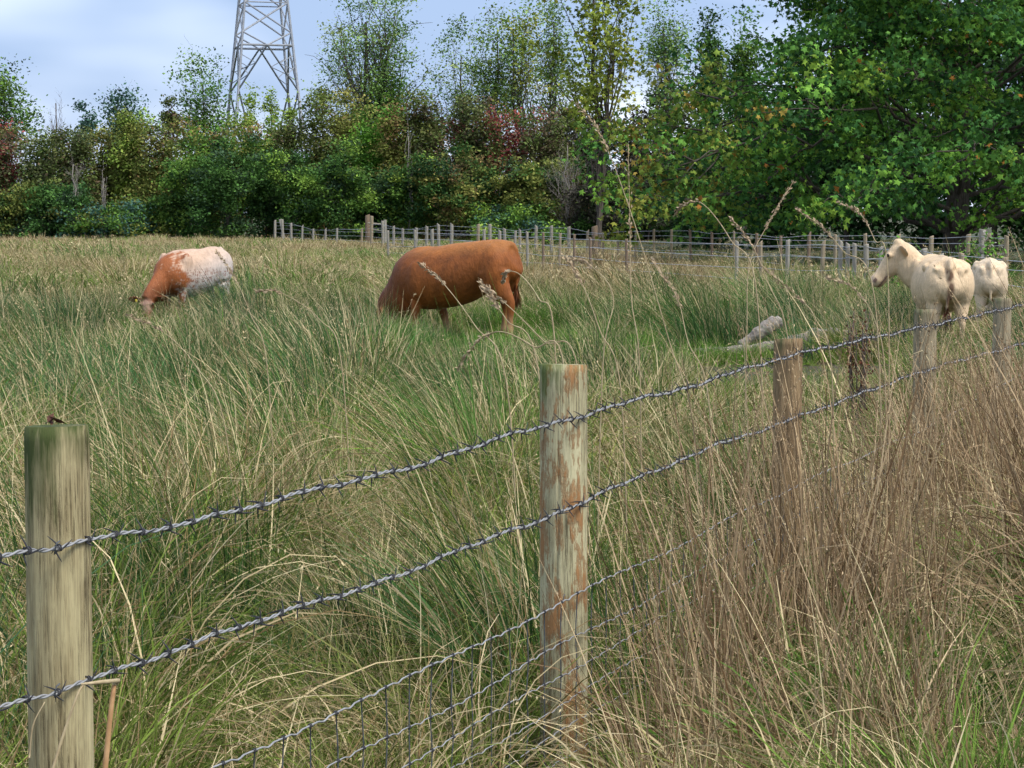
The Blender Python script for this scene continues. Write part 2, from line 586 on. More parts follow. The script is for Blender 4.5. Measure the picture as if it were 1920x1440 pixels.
GW = 'trees and bushes of the wood behind the pasture'
# tall trees behind the hedge
plant('tree', 'green tree cut off by the left edge of the photo, top showing above brown bushes', 'tree', 10, 105, 75, 142, G_MID, 11, bottom=330, ncl=50, per=110, rc=1.1, lf=.22, limbs=26, group=GW)
plant('tree', 'leafless twiggy sapling against the sky, right of the left edge tree', 'tree', 112, 140, 32, 140, G_MID, 12, bottom=330, ncl=22, per=0, rc=.8, limbs=22, trunk=.09, twigs=3, bark=M_TWIG, bare=1, group=GW)
plant('tree', 'distant blue green round tree between the bare sapling and the pylon', 'tree', 238, 168, 56, 210, G_BLUE, 13, bottom=330, ncl=46, per=110, rc=1.6, lf=.32, limbs=14, group=GW)
plant('tree', 'small distant blue green tree just left of the round blue green one', 'tree', 168, 185, 26, 205, G_BLUE, 14, bottom=330, ncl=20, per=100, rc=1.3, lf=.3, limbs=8, group=GW)
plant('tree', 'open grey green tree just left of the pylon, sky through its top', 'tree', 385, 88, 68, 138, G_ASH[:3] + G_MID[:2], 15, bottom=330, ncl=56, per=95, rc=.95, lf=.2, limbs=30, twigs=3, group=GW)
plant('tree', 'brown leaved hawthorn top left of the pylon', 'tree', 322, 165, 26, 136, G_BRN, 16, bottom=300, ncl=22, per=110, rc=.7, lf=.18, limbs=10, group=GW)
for i, (x, tp, w) in enumerate([(470, 158, 26), (508, 150, 24), (545, 165, 20)]):
    plant('tree', ['pale yellow green pointed tree at the left leg of the pylon', 'pale yellow green pointed tree between the legs of the pylon', 'pale yellow green pointed tree at the right leg of the pylon'][i], 'tree', x, tp, w, 215, G_LIME, 17 + i, bottom=330, ncl=26, per=60, rc=1.2, lf=.28, limbs=6, cone=.55, group=GW)
plant('tree', 'tall open ash with fine branches, tallest crown right of the pylon', 'tree', 700, -60, 118, 148, G_ASH, 21, bottom=300, ncl=120, per=100, rc=1.15, lf=.19, limbs=90, twigs=5, trunk=.26, shell=3.2, group=GW)
plant('tree', 'leafy dark green ivy column on the lower trunk of the tall ash', 'ivy', 735, 70, 42, 146, G_MID, 22, bottom=330, ncl=34, per=80, rc=1.0, lf=.2, limbs=14, group=GW)
plant('tree', 'thin tree with sparse leaves, right of the tall ash above the brown bushes', 'tree', 862, 30, 60, 146, G_ASH, 23, bottom=300, ncl=42, per=70, rc=.9, lf=.19, limbs=34, twigs=4, trunk=.13, shell=3, group=GW)
plant('tree', 'slender tree with bare lower stem and green top, above the red bush', 'tree', 925, 5, 58, 140, G_ASH[:2] + G_YEL[2:3], 24, bottom=270, ncl=62, per=66, rc=.95, lf=.2, limbs=30, twigs=3, trunk=.14, group=GW)
plant('tree', 'slender tree with yellowing top and dark stem, just right of the bare stemmed one', 'tree', 975, -30, 54, 138, G_ASH[:2] + G_YEL[:2], 25, bottom=270, ncl=64, per=62, rc=.95, lf=.2, limbs=30, twigs=3, trunk=.15, group=GW)
plant('tree', 'thin tree of small pale leaves left of the yellow maple', 'tree', 1035, -50, 62, 144, G_ASH, 26, bottom=280, ncl=70, per=62, rc=.95, lf=.2, limbs=40, twigs=4, trunk=.13, group=GW)
plant('tree', 'pale thin tree between the yellow maple and the pointed dark tree', 'tree', 1245, -20, 52, 128, G_ASH, 27, bottom=230, ncl=70, per=60, rc=.9, lf=.18, limbs=44, twigs=5, trunk=.12, group=GW)
plant('tree', 'dark pointed narrow tree top against the sky left of the great maple', 'tree', 1330, -8, 42, 105, G_DK + G_MID[:2], 28, bottom=330, ncl=64, per=120, rc=.7, lf=.17, limbs=16, cone=.75, group=GW)
plant('tree', 'bushy green tree top touching the great maple on its left', 'tree', 1395, 8, 52, 100, G_MID, 29, bottom=330, ncl=66, per=110, rc=.75, lf=.17, limbs=20, cone=.4, group=GW)
# middle row of the hedge: (x, top, half width, palette, label)
MID = [
    (5, 238, 48, G_BRN + G_RED[1:2], 'red brown bush at the left edge below the green tree'),
    (70, 250, 50, G_BRN + G_MID[:1], 'brown green bush below the leafless sapling'),
    (140, 248, 44, G_BRN, 'dull brown bush with pale bare stems in front of it'),
    (200, 242, 44, G_OLV, 'olive bush left of the lime green one'),
    (245, 214, 34, G_LIME + G_OLV[:2], 'lime green bush catching light below the blue green tree'),
    (300, 236, 44, G_OLV + G_BRN[:1], 'olive brown bush between the lime bush and the dark ivy covered one'),
    (355, 226, 44, G_OLV + G_BRN[:1] + G_MID[:1], 'brownish bush below the grey green tree'),
    (395, 238, 40, G_BRT + G_OLV[:1], 'fresh green leafy bush left of the pylon foot'),
    (450, 214, 50, G_OLV + G_MID, 'rounded olive green bush under the left pylon leg'),
    (505, 222, 46, G_MID + G_OLV[:1], 'mid green bush in front of the pylon'),
    (560, 232, 48, G_BRN + G_OLV[:1], 'purplish brown bush under the right pylon leg'),
    (612, 172, 44, G_OLV + G_BRN[:2], 'high brown olive bush just right of the pylon'),
    (655, 190, 36, G_OLV, 'olive bush under the left side of the tall ash'),
    (695, 205, 44, G_BRT, 'bright green bush below the tall ash'),
    (755, 192, 44, G_OLV + G_YEL[2:3], 'yellow olive bush right of the bright green bush'),
    (808, 226, 38, G_YEL[2:3] + G_MID, 'yellow tinged green bush left of the red one'),
    (885, 168, 40, G_BRN, 'rusty brown tree top above the red bush'),
    (800, 165, 34, G_BRN + G_OLV[:1], 'rusty brown tree top right of the ivy column'),
    (880, 226, 50, G_RED, 'left one of the two crimson leaved bushes above the chestnut bull'),
    (965, 212, 54, G_RED, 'right one of the two crimson leaved bushes, nearer the yellow maple'),
    (1030, 212, 46, G_BRN, 'thin brown bush right of the crimson ones'),
    (1062, 205, 34, G_BRN + G_OLV[:1], 'brown olive bush between the crimson bushes and the yellow maple'),
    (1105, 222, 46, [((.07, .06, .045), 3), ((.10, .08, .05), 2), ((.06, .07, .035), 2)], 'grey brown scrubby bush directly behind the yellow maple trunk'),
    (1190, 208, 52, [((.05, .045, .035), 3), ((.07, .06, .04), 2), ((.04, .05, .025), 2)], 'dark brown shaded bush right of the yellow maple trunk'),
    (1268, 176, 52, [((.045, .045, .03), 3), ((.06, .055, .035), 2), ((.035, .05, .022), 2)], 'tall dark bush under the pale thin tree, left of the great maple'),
]
for i, (x, tp, w, pal, lab) in enumerate(MID):
    plant('bush', lab, 'bush', x, tp, w * 1.15, 131 - (i % 3) * 2, pal, 40 + i, bottom=452, ncl=90, per=140, rc=.75, lf=.20, limbs=16, twigs=2, group=GW, depth=.8, trunk=.1, ragged=.55)
LOW = [
    (25, 330, 66, G_DK[2:] + G_OLV[:2], 'dark green bramble bank at the left edge of the pasture'),
    (110, 345, 56, G_DK, 'dark bramble bank behind the pale bare stems'),
    (195, 380, 62, G_MID[:2] + G_BLUE[:1] + G_OLV[:1], 'low blue green bramble mound behind the far pasture edge, left part'),
    (285, 372, 60, G_MID[:2] + G_BLUE[:1] + G_OLV[:1], 'low blue green bramble mound behind the roan cow'),
    (355, 300, 50, G_MID + G_DK[:2], 'green bush behind the roan cow, below the fresh green one'),
    (425, 250, 66, G_DK[1:] + G_MID[:1], 'big dark ivy green bush above and right of the roan cow'),
    (498, 285, 50, G_DK, 'dark bush at the left end of the far post fence'),
    (575, 288, 52, G_DK[1:] + G_MID[1:3], 'shadowy dark green bush behind the first far posts'),
    (640, 262, 60, G_DK[1:] + G_MID[1:3], 'dark blue green bush left of the far gate posts'),
    (705, 315, 56, G_DK + G_RED[:1], 'dark bush with a few red leaves above the far gate posts'),
    (770, 290, 50, G_YEL[2:3] + G_MID + G_DK, 'yellow flecked green bush just left of the dark hollow'),
    (835, 275, 56, G_DK + G_OLV, 'dark bush over the black hollow behind the bull'),
    (905, 290, 54, G_OLV + G_DK, 'olive dark bush below the crimson leaves'),
    (985, 300, 56, G_DK[2:] + G_OLV[:2], 'dark bush behind the bull rump'),
    (960, 384, 60, G_MID + G_BLUE[:1], 'low green bramble clump above the bull back'),
    (1060, 300, 52, G_BRN + G_DK[:1], 'brown twiggy bush at the foot of the yellow maple'),
    (1120, 392, 66, G_DK[1:] + G_MID[:1], 'low bramble clump right of the yellow maple foot'),
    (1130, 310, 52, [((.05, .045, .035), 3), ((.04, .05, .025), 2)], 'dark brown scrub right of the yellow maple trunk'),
    (1230, 388, 56, G_DK[1:] + G_MID[:1], 'low bramble clump left of the great maple'),
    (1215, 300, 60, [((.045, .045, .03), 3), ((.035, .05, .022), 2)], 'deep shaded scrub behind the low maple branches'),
]
for i, (x, tp, w, pal, lab) in enumerate(LOW):
    plant('bush', lab, 'bush', x, tp, w * 1.15, 123 - (i % 3) * 1.5, pal, 90 + i, bottom=456, ncl=80, per=125, rc=.6, lf=.18, limbs=12, twigs=2, group=GW, depth=.7, trunk=.08, ragged=.5, flat=.6)
# pale bare stems standing in front of the hedge
for i, (x, tp, w, lab) in enumerate([(140, 265, 24, 'forked pale bare stems in front of the brown bush on the left'),
                                     (196, 300, 8, 'single thin pale stem right of the forked ones'),
                                     (768, 190, 12, 'pale dead branch standing above the bright green bush'),
                                     (1060, 215, 70, 'grey spreading bare branches below the yellow maple'),
                                     (1068, 380, 34, 'grey brown bare shrub in front of the yellow maple trunk')]):
    plant('sapling', lab, 'dead stems', x, tp, w, 121, G_MID, 130 + i, bottom=(420 if i < 4 else 440), ncl=16 if w < 30 else 34, per=0, rc=.5, limbs=14 if w < 30 else 30, trunk=.07, twigs=3, bark=M_BARK_PALE if i != 4 else M_TWIG, bare=1)
# yellow-green maple in front of the wood
plant('maple_tree', 'yellow green maple with loose hanging sprays of leaves in mid picture', 'tree', 1120, -120, 104, 84, G_YEL, 150, bottom=262, ncl=62, per=60, rc=.6, lf=.22, limbs=30, twigs=2, trunk=.14, shape=LEAF_M, shell=3, ragged=.45, up=.5, flat=1.0, droop=.2)
# scrub behind and under the great maple
for i, (x, tp, w, Y) in enumerate([(1330, 250, 74, 96), (1450, 200, 90, 94), (1590, 120, 100, 92), (1730, 60, 110, 92), (1870, 20, 110, 90), (1990, 10, 90, 90)]):
    plant('bush', ['shaded bush under the leftmost branch tips of the great maple', 'dark bush behind the left part of the great maple', 'dark tree behind the middle of the great maple',
                   'dark tree behind the great maple above the cream cow', 'dark tree behind the great maple at the right edge', 'dark tree just past the right edge behind the great maple'][i], 'bush',
          x, tp, w, Y, G_DK[:2] + [((.03, .04, .02), 2)], 160 + i, bottom=458, ncl=120, per=150, rc=.9, lf=.26, limbs=12, trunk=.14)


def great_maple():
    rs = np.random.RandomState(200)
    Y, X = 62.0, U(1790, 400, 62).x
    root = empty('maple_tree', (X, Y, 0), 'great spreading maple on the right, green leaves yellowing on its left side', 'tree')
    tb = Tubes()
    trunk = wander((0, 0, -.3), (.4, 0, 8.5), rs, 8, .02)
    tb.add(trunk, np.linspace(.42, .14, 8), 10)
    tips = []
    nb = 72
    for k in range(nb):
        f = (k + .5) / nb
        ang = k * 2.399963
        zt = 1.2 + f * 11.5
        Rm = 10.6 * max(.45, 1 - .030 * max(0, zt - 2.8) ** 2) * (.86 + .2 * rs.rand())
        if math.cos(ang) > 0: Rm = max(Rm * 1.1, 7.0)
        s = trunk[min(7, int(1 + f * 6.5))]
        e = np.array([Rm * math.cos(ang), Rm * math.sin(ang) * .85, zt - .6 * rs.rand()])
        br = wander(s, e, rs, 12, .045, .13)
        r0 = .085 * (1 - f * .5)
        tb.add(br, np.linspace(r0, .018, 12), 6)
        for q in range(11):
            j = rs.randint(4, 12)
            b0 = br[j]
            out = (e - s) / np.linalg.norm(e - s)
            side = np.cross(out, [0, 0, 1.0]) * rs.normal() * 1.0
            dd = out * .8 + side + np.array([0, 0, rs.normal() * .35 - .1])
            dd /= np.linalg.norm(dd)
            L = 1.0 + rs.rand() * 1.6
            tw = wander(b0, b0 + dd * L, rs, 5, .08, .06)
            tb.add(tw, np.linspace(.028, .008, 5), 4)
            for jj in (2, 3, 4):
                tips.append(tw[jj] + rs.normal(size=3) * .12)
    T = np.array(tips)
    n = len(T)
    # colour of each spray: left side turned yellow, odd orange sprays
    yl = (T[:, 0] < -5.0) & (rs.rand(n) < np.clip((-T[:, 0] - 5.5) / 5.0, 0, .65))
    c = pick(G_MAPLE, n, rs)
    c[yl] = pick(G_MAPLE_Y, yl.sum(), rs)
    per = 34
    idx = np.repeat(np.arange(n), per)
    off = rs.normal(size=(len(idx), 3)) * np.array([.36, .36, .2])
    LC = T[idx] + off
    LC[:, 2] -= .45 * np.hypot(off[:, 0], off[:, 1]) ** 1.3
    keep = LC[:, 2] > .7
    idx, LC = idx[keep], LC[keep]
    col = np.clip(c[idx] * (1 + rs.normal(size=(len(idx), 1)) * .28), .01, .7)
    og = rs.rand(len(idx)) < .006
    col[og] = (.42, .18, .04)
    sz = .14 + .15 * rs.rand(len(idx)) ** 1.5
    obj('crown', leaves('crown', LC, sz, col, LEAF_M, rs, .35, .45, .8), M_LEAF, root)
    obj('trunk', tb.mesh('trunk'), M_BARK, root)


great_maple()

# ------------------------------------------------------------------ far fences
M_FPOST = [plain_mat('weathered_post', (.20, .16, .10), (.38, .31, .21), 8, .9, .4, (4, 4, .5)),
           plain_mat('grey_post', (.22, .20, .16), (.37, .34, .28), 8, .9, .4, (4, 4, .5)),
           plain_mat('brown_post', (.14, .10, .065), (.26, .19, .13), 8, .9, .4, (4, 4, .5))]


def post_mesh(r, h, seed, lean=(0, 0), sides=10, rings=5, tilt=0.1):
    rs = np.random.RandomState(seed)
    th = np.linspace(0, 2 * np.pi, sides, endpoint=False)
    V = []
    prof = 1 + .05 * rs.normal(size=sides)
    zs = np.concatenate([np.linspace(-.3, h - .03, rings), [h]])
    for i, z in enumerate(zs):
        rr = r * prof * (1 + .02 * rs.normal(size=sides)) * (.93 if i == rings else 1)
        dz = (np.cos(th) * tilt * r) if i >= rings - 1 else 0
        V.append(np.stack([rr * np.cos(th) + lean[0] * z, rr * np.sin(th) + lean[1] * z, z + dz + 0 * th], -1))
    n = len(zs)
    V = np.concatenate(V + [np.array([[lean[0] * h, lean[1] * h, h]])])
    F = []
    for i in range(n - 1):
        for j in range(sides):
            F.append((i * sides + j, i * sides + (j + 1) % sides, (i + 1) * sides + (j + 1) % sides, (i + 1) * sides + j))
    for j in range(sides):
        F.append(((n - 1) * sides + j, (n - 1) * sides + (j + 1) % sides, n * sides))
    me = bpy.data.meshes.new('post')
    me.from_pydata([tuple(v) for v in V], [], F)
    for p in me.polygons: p.use_smooth = len(p.vertices) == 4
    return me


def far_fence(label, line, posts, wires, seed, fmats):
    """line: polyline of (X, Y); posts: (px, top_py, width_px, mat)"""
    root = empty('post_and_wire_fence', (line[0][0], line[0][1], 0), label, 'fence')
    root_l = Vector((line[0][0], line[0][1], 0))
    tops = []
    for i, (px, py, w, mt) in enumerate(posts):
        a = (px - CX) / FPX * 1.0
        best = None
        for (x0, y0), (x1, y1) in zip(line, line[1:]):
            den = (x1 - x0) - a * (y1 - y0)
            if abs(den) < 1e-6: continue
            t = (a * y0 - x0) / den
            if -0.001 <= t <= 1.001:
                best = (x0 + t * (x1 - x0), y0 + t * (y1 - y0)); break
        if best is None: continue
        # pitch makes pixel x depend slightly on height: negligible
        X, Y = best
        h = U(px, py, Y).z
        X = U(px, py, Y).x
        rs = random.Random(seed + i)
        r = max(.035, w / FPX * Y / 2)
        me = post_mesh(r, h, seed + i, (rs.gauss(0, .018), 0), tilt=rs.gauss(0, .5))
        p = obj('post', me, M_FPOST[mt], root, Vector((X, Y, 0)) - root_l)
        tops.append((Y, Vector((X, Y, 0)), h, r))
    for hw_ in wires:
        tb = Tubes()
        pts = []
        for k, (Y, b, h, r) in enumerate(tops):
            z = hw_ + .02 * math.sin(k * 1.7 + hw_ * 9)
            pts.append(b + Vector((0, -r - .01, min(z, h - .05))) - root_l)
        tb.add(curve(pts, 3), .006 + .0, 4)
        obj('wire', tb.mesh('wire'), M_FARW, root)
    return root


A_POSTS = [(1889, 442, 9, 0), (1856, 439, 8, 0), (1840, 430, 13, 1), (1812, 439, 9, 0), (1745, 443, 9, 0), (1684, 440, 8, 0), (1624, 438, 7, 0), (1567, 439, 7, 0), (1516, 438, 7, 2),
           (1464, 442, 6, 2), (1420, 437, 6, 2), (1376, 433, 5, 0), (1336, 435, 5, 2), (1297, 430, 5, 2), (1259, 430, 5, 0), (1227, 430, 5, 0), (1190, 431, 5, 0), (1160, 432, 5, 0),
           (1131, 435, 5, 0), (1101, 432, 5, 0), (1068, 425, 7, 1), (1034, 423, 6, 1), (1004, 423, 6, 1), (975, 430, 5, 1), (947, 428, 6, 1), (919, 420, 6, 1), (896, 420, 6, 0),
           (846, 420, 6, 1), (823, 420, 6, 1), (800, 424, 6, 1), (780, 427, 6, 1), (755, 428, 5, 1), (738, 424, 5, 1), (718, 414, 5, 1), (696, 405, 6, 0), (678, 428, 4, 0),
           (631, 428, 4, 1), (610, 429, 4, 1), (587, 429, 4, 1), (566, 423, 4, 1), (546, 418, 5, 1), (530, 411, 5, 1), (515, 413, 5, 1)]
far_fence('long rear fence of pale posts and five wires, running from right edge to dark bushes', [(11.4, 41), (10.6, 44), (-15.6, 121)],
          A_POSTS, (.35, .58, .8, 1.0, 1.17), 300, M_FPOST)
B_POSTS = [(1960, 486, 13, 0), (1887, 482, 11, 0), (1802, 474, 12, 0), (1764, 477, 12, 1), (1731, 466, 12, 1), (1648, 462, 8, 1), (1626, 458, 10, 1), (1603, 456, 8, 1), (1589, 456, 8, 1), (1575, 451, 9, 1),
           (1541, 453, 8, 0), (1477, 450, 8, 1), (1427, 453, 7, 0), (1381, 452, 7, 1), (1176, 448, 5, 2), (1107, 445, 5, 2), (1077, 439, 5, 2), (1048, 437, 5, 0), (1019, 436, 5, 2),
           (990, 434, 5, 1), (964, 433, 5, 1), (938, 432, 6, 1), (908, 430, 6, 1), (811, 430, 6, 1), (780, 431, 5, 1), (728, 432, 5, 1), (654, 432, 4, 1)]
far_fence('lower front fence of grey posts running behind the cream cow and the bull', [(7.6, 20), (7.4, 30), (7.0, 37), (4.0, 40), (1.4, 50), (-2.4, 64), (-5.4, 66)],
          B_POSTS, (.4, .62, .86, 1.08), 400, M_FPOST)
# thick old strainers and the leaning one
def strainer(px, py, Y, w, lean, label, mt):
    b = U(px, py, Y)
    o = obj('gate_post', post_mesh(w / FPX * Y / 2, b.z, int(px), (lean, 0), tilt=.3), M_FPOST[mt], None, (b.x - lean * b.z, Y, 0))
    tag(o, label, 'post')


strainer(1115, 424, 74, 10, -.02, 'thick brown old post standing in the far fence above the tall grass', 2)
strainer(689, 403, 118, 9, 0, 'thick brown gate post in front of the dark bush, left of the bull', 2)
strainer(525, 411, 117, 5, -.2, 'leaning pale post at the left end of the far fence', 1)
def rails():
    root = empty('rail_fence', U(700, 420, 117.5).to_tuple(), 'short pale two rail fence beside the far brown gate post', 'fence')
    o = Vector(root.location)
    for (x0, y0, x1, y1) in ((690, 418, 722, 421), (698, 430, 722, 434)):
        tb = Tubes(); tb.add([U(x0, y0, 117.6) - o, U(x1, y1, 117.2) - o], .045, 6)
        obj('rail', tb.mesh('rail'), M_FPOST[1], root)
    p = U(722, 412, 117.0)
    obj('post', post_mesh(.09, p.z, 5), M_FPOST[1], root, Vector((p.x, 117.0, 0)) - o)
rails()

# ------------------------------------------------------------------ animals
def ring_loft(rings, sides=20):
    """rings: (centre, r_side, r_up) ; closed surface"""
    C = np.array([r[0] for r in rings], float)
    T = np.gradient(C, axis=0); T /= np.linalg.norm(T, axis=1)[:, None]
    V, F = [], []
    th = np.linspace(0, 2 * np.pi, sides, endpoint=False)
    side0 = None
    for i, (c, rs_, ru) in enumerate([q[:3] for q in rings]):
        t = T[i]
        side = rings[i][3] if len(rings[i]) > 3 else None
        if side is None:
            side = np.cross([0, 0, 1.0], t)
            if np.linalg.norm(side) < .25: side = side0 if side0 is not None else np.array([0, 1.0, 0])
        side = np.array(side, float)
        side = side - side.dot(t) * t
        side /= np.linalg.norm(side)
        side0 = side
        up = np.cross(t, side)
        V += [tuple(C[i] + side * rs_ * math.cos(a) + up * ru * math.sin(a)) for a in th]
    n = len(rings)
    V += [tuple(C[0] - T[0] * rings[0][1] * .35), tuple(C[-1] + T[-1] * rings[-1][1] * .35)]
    for i in range(n - 1):
        for j in range(sides):
            k = (j + 1) % sides
            F.append((i * sides + j, i * sides + k, (i + 1) * sides + k, (i + 1) * sides + j))
    for j in range(sides):
        k = (j + 1) % sides
        F.append((k, j, n * sides))
        F.append(((n - 1) * sides + j, (n - 1) * sides + k, n * sides + 1))
    return V, F


def interp_rings(rings, n=5):
    """smooth the loft by Catmull-Rom on centre and radii"""
    A = np.array([[*r[0], r[1], r[2]] for r in rings], float)
    B = curve(A, n)
    B[:, 3:] = np.maximum(B[:, 3:], .008)
    return [(b[:3], b[3], b[4]) for b in B]


def ellipsoid(c, r, ax=None):
    bm = bmesh.new()
    bmesh.ops.create_icosphere(bm, subdivisions=3, radius=1)
    R = np.array(ax) if ax is not None else np.eye(3)
    V = [tuple(np.array(c) + R.T @ (np.array(v.co) * np.array(r))) for v in bm.verts]
    bm.verts.index_update()
    F = [tuple(v.index for v in f.verts) for f in bm.faces]
    bm.free()
    return V, F


def remeshed(parts, voxel=.017, smooth=8):
    V, F = [], []
    for v, f in parts:
        o = len(V); V += v; F += [tuple(i + o for i in q) for q in f]
    me = bpy.data.meshes.new('raw')
    me.from_pydata(V, [], F)
    bm = bmesh.new(); bm.from_mesh(me)
    bmesh.ops.recalc_face_normals(bm, faces=bm.faces)
    bm.to_mesh(me); bm.free()
    o = bpy.data.objects.new('raw', me)
    COL.objects.link(o)
    r = o.modifiers.new('r', 'REMESH'); r.mode = 'VOXEL'; r.voxel_size = voxel; r.use_smooth_shade = True
    s = o.modifiers.new('s', 'SMOOTH'); s.factor = .6; s.iterations = smooth
    dg = bpy.context.evaluated_depsgraph_get(); dg.update()
    out = bpy.data.meshes.new_from_object(o.evaluated_get(dg))
    bpy.data.objects.remove(o)
    return out


def hide_mat(name):
    m, t, out = new_mat(name)
    a = N(t, 'ShaderNodeAttribute', _attribute_name='Col')
    n = noise(t, 26, 6, .65, stretch=(1, 1, .45))
    n2 = noise(t, 7, 3, .6)
    c = mixc(t, 1.0, a.outputs['Color'], ramp(t, n2, [(.25, (.84,) * 3), (.75, (1.1,) * 3)]), 'MULTIPLY')
    c = mixc(t, 1.0, c, ramp(t, n, [(.25, (.82,) * 3), (.75, (1.12,) * 3)]), 'MULTIPLY')
    pb = N(t, 'ShaderNodeBsdfPrincipled', Roughness=.62)
    pb.inputs['Specular IOR Level'].default_value = .3
    t.links.new(c, pb.inputs['Base Color'])
    bp = N(t, 'ShaderNodeBump', Strength=.8, Distance=.02)
    t.links.new(n, bp.inputs['Height']); t.links.new(bp.outputs[0], pb.inputs['Normal'])
    t.links.new(pb.outputs[0], out.inputs[0])
    return m


M_HIDE = hide_mat('hide')
M_EYE = plain_mat('dark_eye', (.01, .008, .007), (.02, .016, .014), 5, .15, 0)
M_TAG = plain_mat('yellow_tag', (.75, .55, .05), (.8, .62, .08), 5, .5, 0)


def vnoise(P, f, seed):
    r = np.random.RandomState(seed)
    s = np.zeros(len(P))
    for k in range(6):
        d = r.normal(size=3); d /= np.linalg.norm(d)
        s += np.sin(P @ d * f * (1 + .35 * k) + r.rand() * 6.3)
    return s / 3.0


def build_cow(name, label, cat, loc, rz, poll, muzzle, colour, s=1.0, W_=1.0, D_=1.0, bony=0., legs=None, tail_col=None, head=1.0, neck=1.0, tag_ear=False, pitch=0., torso=None, wz=None, lk=1.,  tail_x=0., group=None, ear_drop=.25, hump=0.):
    root = empty(name, loc, label, cat, group)
    root.rotation_euler = (0, pitch, rz)
    root.scale = (s, s, s)
    parts = []
    # torso, rump to brisket
    ZC = 1 - (D_ - 1) * .42
    T = [((-.93, 0, 1.10), .10, .12), ((-.89, 0, 1.08), .20 * W_, .21), ((-.80, 0, 1.05), .265 * W_, .285), ((-.62, 0, 1.045), .28 * W_, .325), ((-.42, 0, .995), .295 * W_, .355),
         ((-.15, 0, .965 * ZC), .335 * W_, .395 * D_), ((.12, 0, .955 * ZC), .345 * W_, .405 * D_), ((.36, 0, .965 * ZC), .32 * W_, .40 * D_ + hump * .3), ((.56, 0, .95 * ZC), .28 * W_, .345 * D_), ((.72, 0, .90), .22 * W_, .28), ((.82, 0, .88), .13, .18)]
    if torso: T = [((x, 0, z), a, b_) for x, z, a, b_ in torso]
    parts.append(ring_loft(interp_rings(T, 3), 28))
    poll, muz = np.array(poll, float), np.array(muzzle, float)
    hd = (muz - poll); HL = np.linalg.norm(hd); hd /= HL
    # neck
    w = np.array([.46, 0, wz or (1.03 if poll[2] < 1 else 1.05)])
    mid = (w * .45 + (poll - hd * -.05) * .55) + np.array([0, 0, .03 - .03 * neck - (.10 if poll[2] > 1 else 0)])
    NK = [((w - [.12, 0, .05]), .20 * W_, .28 * neck), (w * .8 + mid * .2, .19 * W_, .27 * neck), (mid - [0, 0, .04 * (neck - 1)], .135 * neck, .205 * neck ), (mid * .35 + poll * .65 + hd * .03, .105 * neck, .155 * neck), (poll + hd * .09, .095 * head, .125 * head)]
    parts.append(ring_loft(interp_rings(NK, 4), 22))
    # dewlap / throat
    # head frame
    side = np.cross([0, 0, 1.0], hd)
    if np.linalg.norm(side) < .3:
        side = np.cross([0, 0, 1.0], poll - w)
    side -= side.dot(hd) * hd
    side /= np.linalg.norm(side)
    up = np.cross(hd, side)          # forehead side
    if up[2] < 0 and abs(hd[2]) < .9: up = -up
    if (poll - w).dot(up) < 0 and abs(hd[2]) >= .75: up = -up
    def HP(t, u=0., v=0.): return poll + hd * HL * t + up * u * head + side * v * head
    Hd = [(HP(-.02, -.04), .070 * head, .075 * head, side), (HP(.10, -.045), .105 * head, .120 * head, side), (HP(.28, -.05), .108 * head, .128 * head, side), (HP(.48, -.055), .090 * head, .122 * head, side),
          (HP(.68, -.04), .070 * head, .092 * head, side), (HP(.84, -.04), .070 * head, .082 * head, side), (HP(.95, -.04), .070 * head, .076 * head, side), (HP(1.02, -.04), .052 * head, .055 * head, side)]
    parts.append(ring_loft(Hd, 22))
    parts.append(ellipsoid(HP(-.02, .035), (.05 * head, .065 * head, .055 * head)))
    parts.append(ellipsoid(HP(.93, -.035), (.082 * head,) * 3))
    parts.append(ellipsoid(HP(.30, -.15, 0), (.10 * head, .10 * head, .10 * head)))
    ears = []
    for sg in (1, -1):
        parts.append(ellipsoid(HP(.34, .040, sg * .083), (.036 * head,) * 3))
        # ears
        e0 = HP(.09, -.03, sg * .09)
        ed = side * sg * .9 - up * ear_drop * .6 - hd * .12
        ed /= np.linalg.norm(ed)
        n3 = hd * .9 + up * .35; n3 -= n3.dot(ed) * ed; n3 /= np.linalg.norm(n3)
        n2 = np.cross(ed, n3)
        ears.append(e0 + ed * .12 * head)
        parts.append(ellipsoid(e0 + ed * .10 * head, (.13 * head, .080 * head, .020), [ed, n2, n3]))
    # hips and shoulders
    for sg in (1, -1):
        parts.append(ellipsoid((.48, sg * .17 * W_, .92 if not torso else .82), (.20, .13 * W_, .28)))
        parts.append(ellipsoid((-.68, sg * .165 * W_, .99 if not torso else .93), (.22, .155 * W_, .31 * (1 if not torso else 1.16))))
        if torso: parts.append(ellipsoid((.42, sg * .25 * W_, .84), (.17, .10, .27)))
        else: parts.append(ellipsoid((.40, sg * .235 * W_, 1.10), (.13, .085, .22)))
        if bony:
            parts.append(ellipsoid((-.48, sg * .25 * W_, 1.22), (.10, .06, .065)))
            parts.append(ellipsoid((-.1, 0, 1.335), (.8, .045, .045)))
            parts.append(ellipsoid((-.48, sg * .12 * W_, 1.29), (.09, .14, .045)))
            parts.append(ellipsoid((-.86, sg * .125, 1.15), (.07, .05, .09)))
            parts.append(ellipsoid((-.68, sg * .18 * W_, 1.20), (.22, .055, .06)))
    parts.append(ellipsoid((-.78, 0, 1.25), (.17, .08, .09 if not torso else .07)))
    L = legs or dict(fl=.02, fr=-.02, hl=0., hr=.0)
    def thick(rg): return [(c_, a_ * lk, b_ * lk) for c_, a_, b_ in rg]
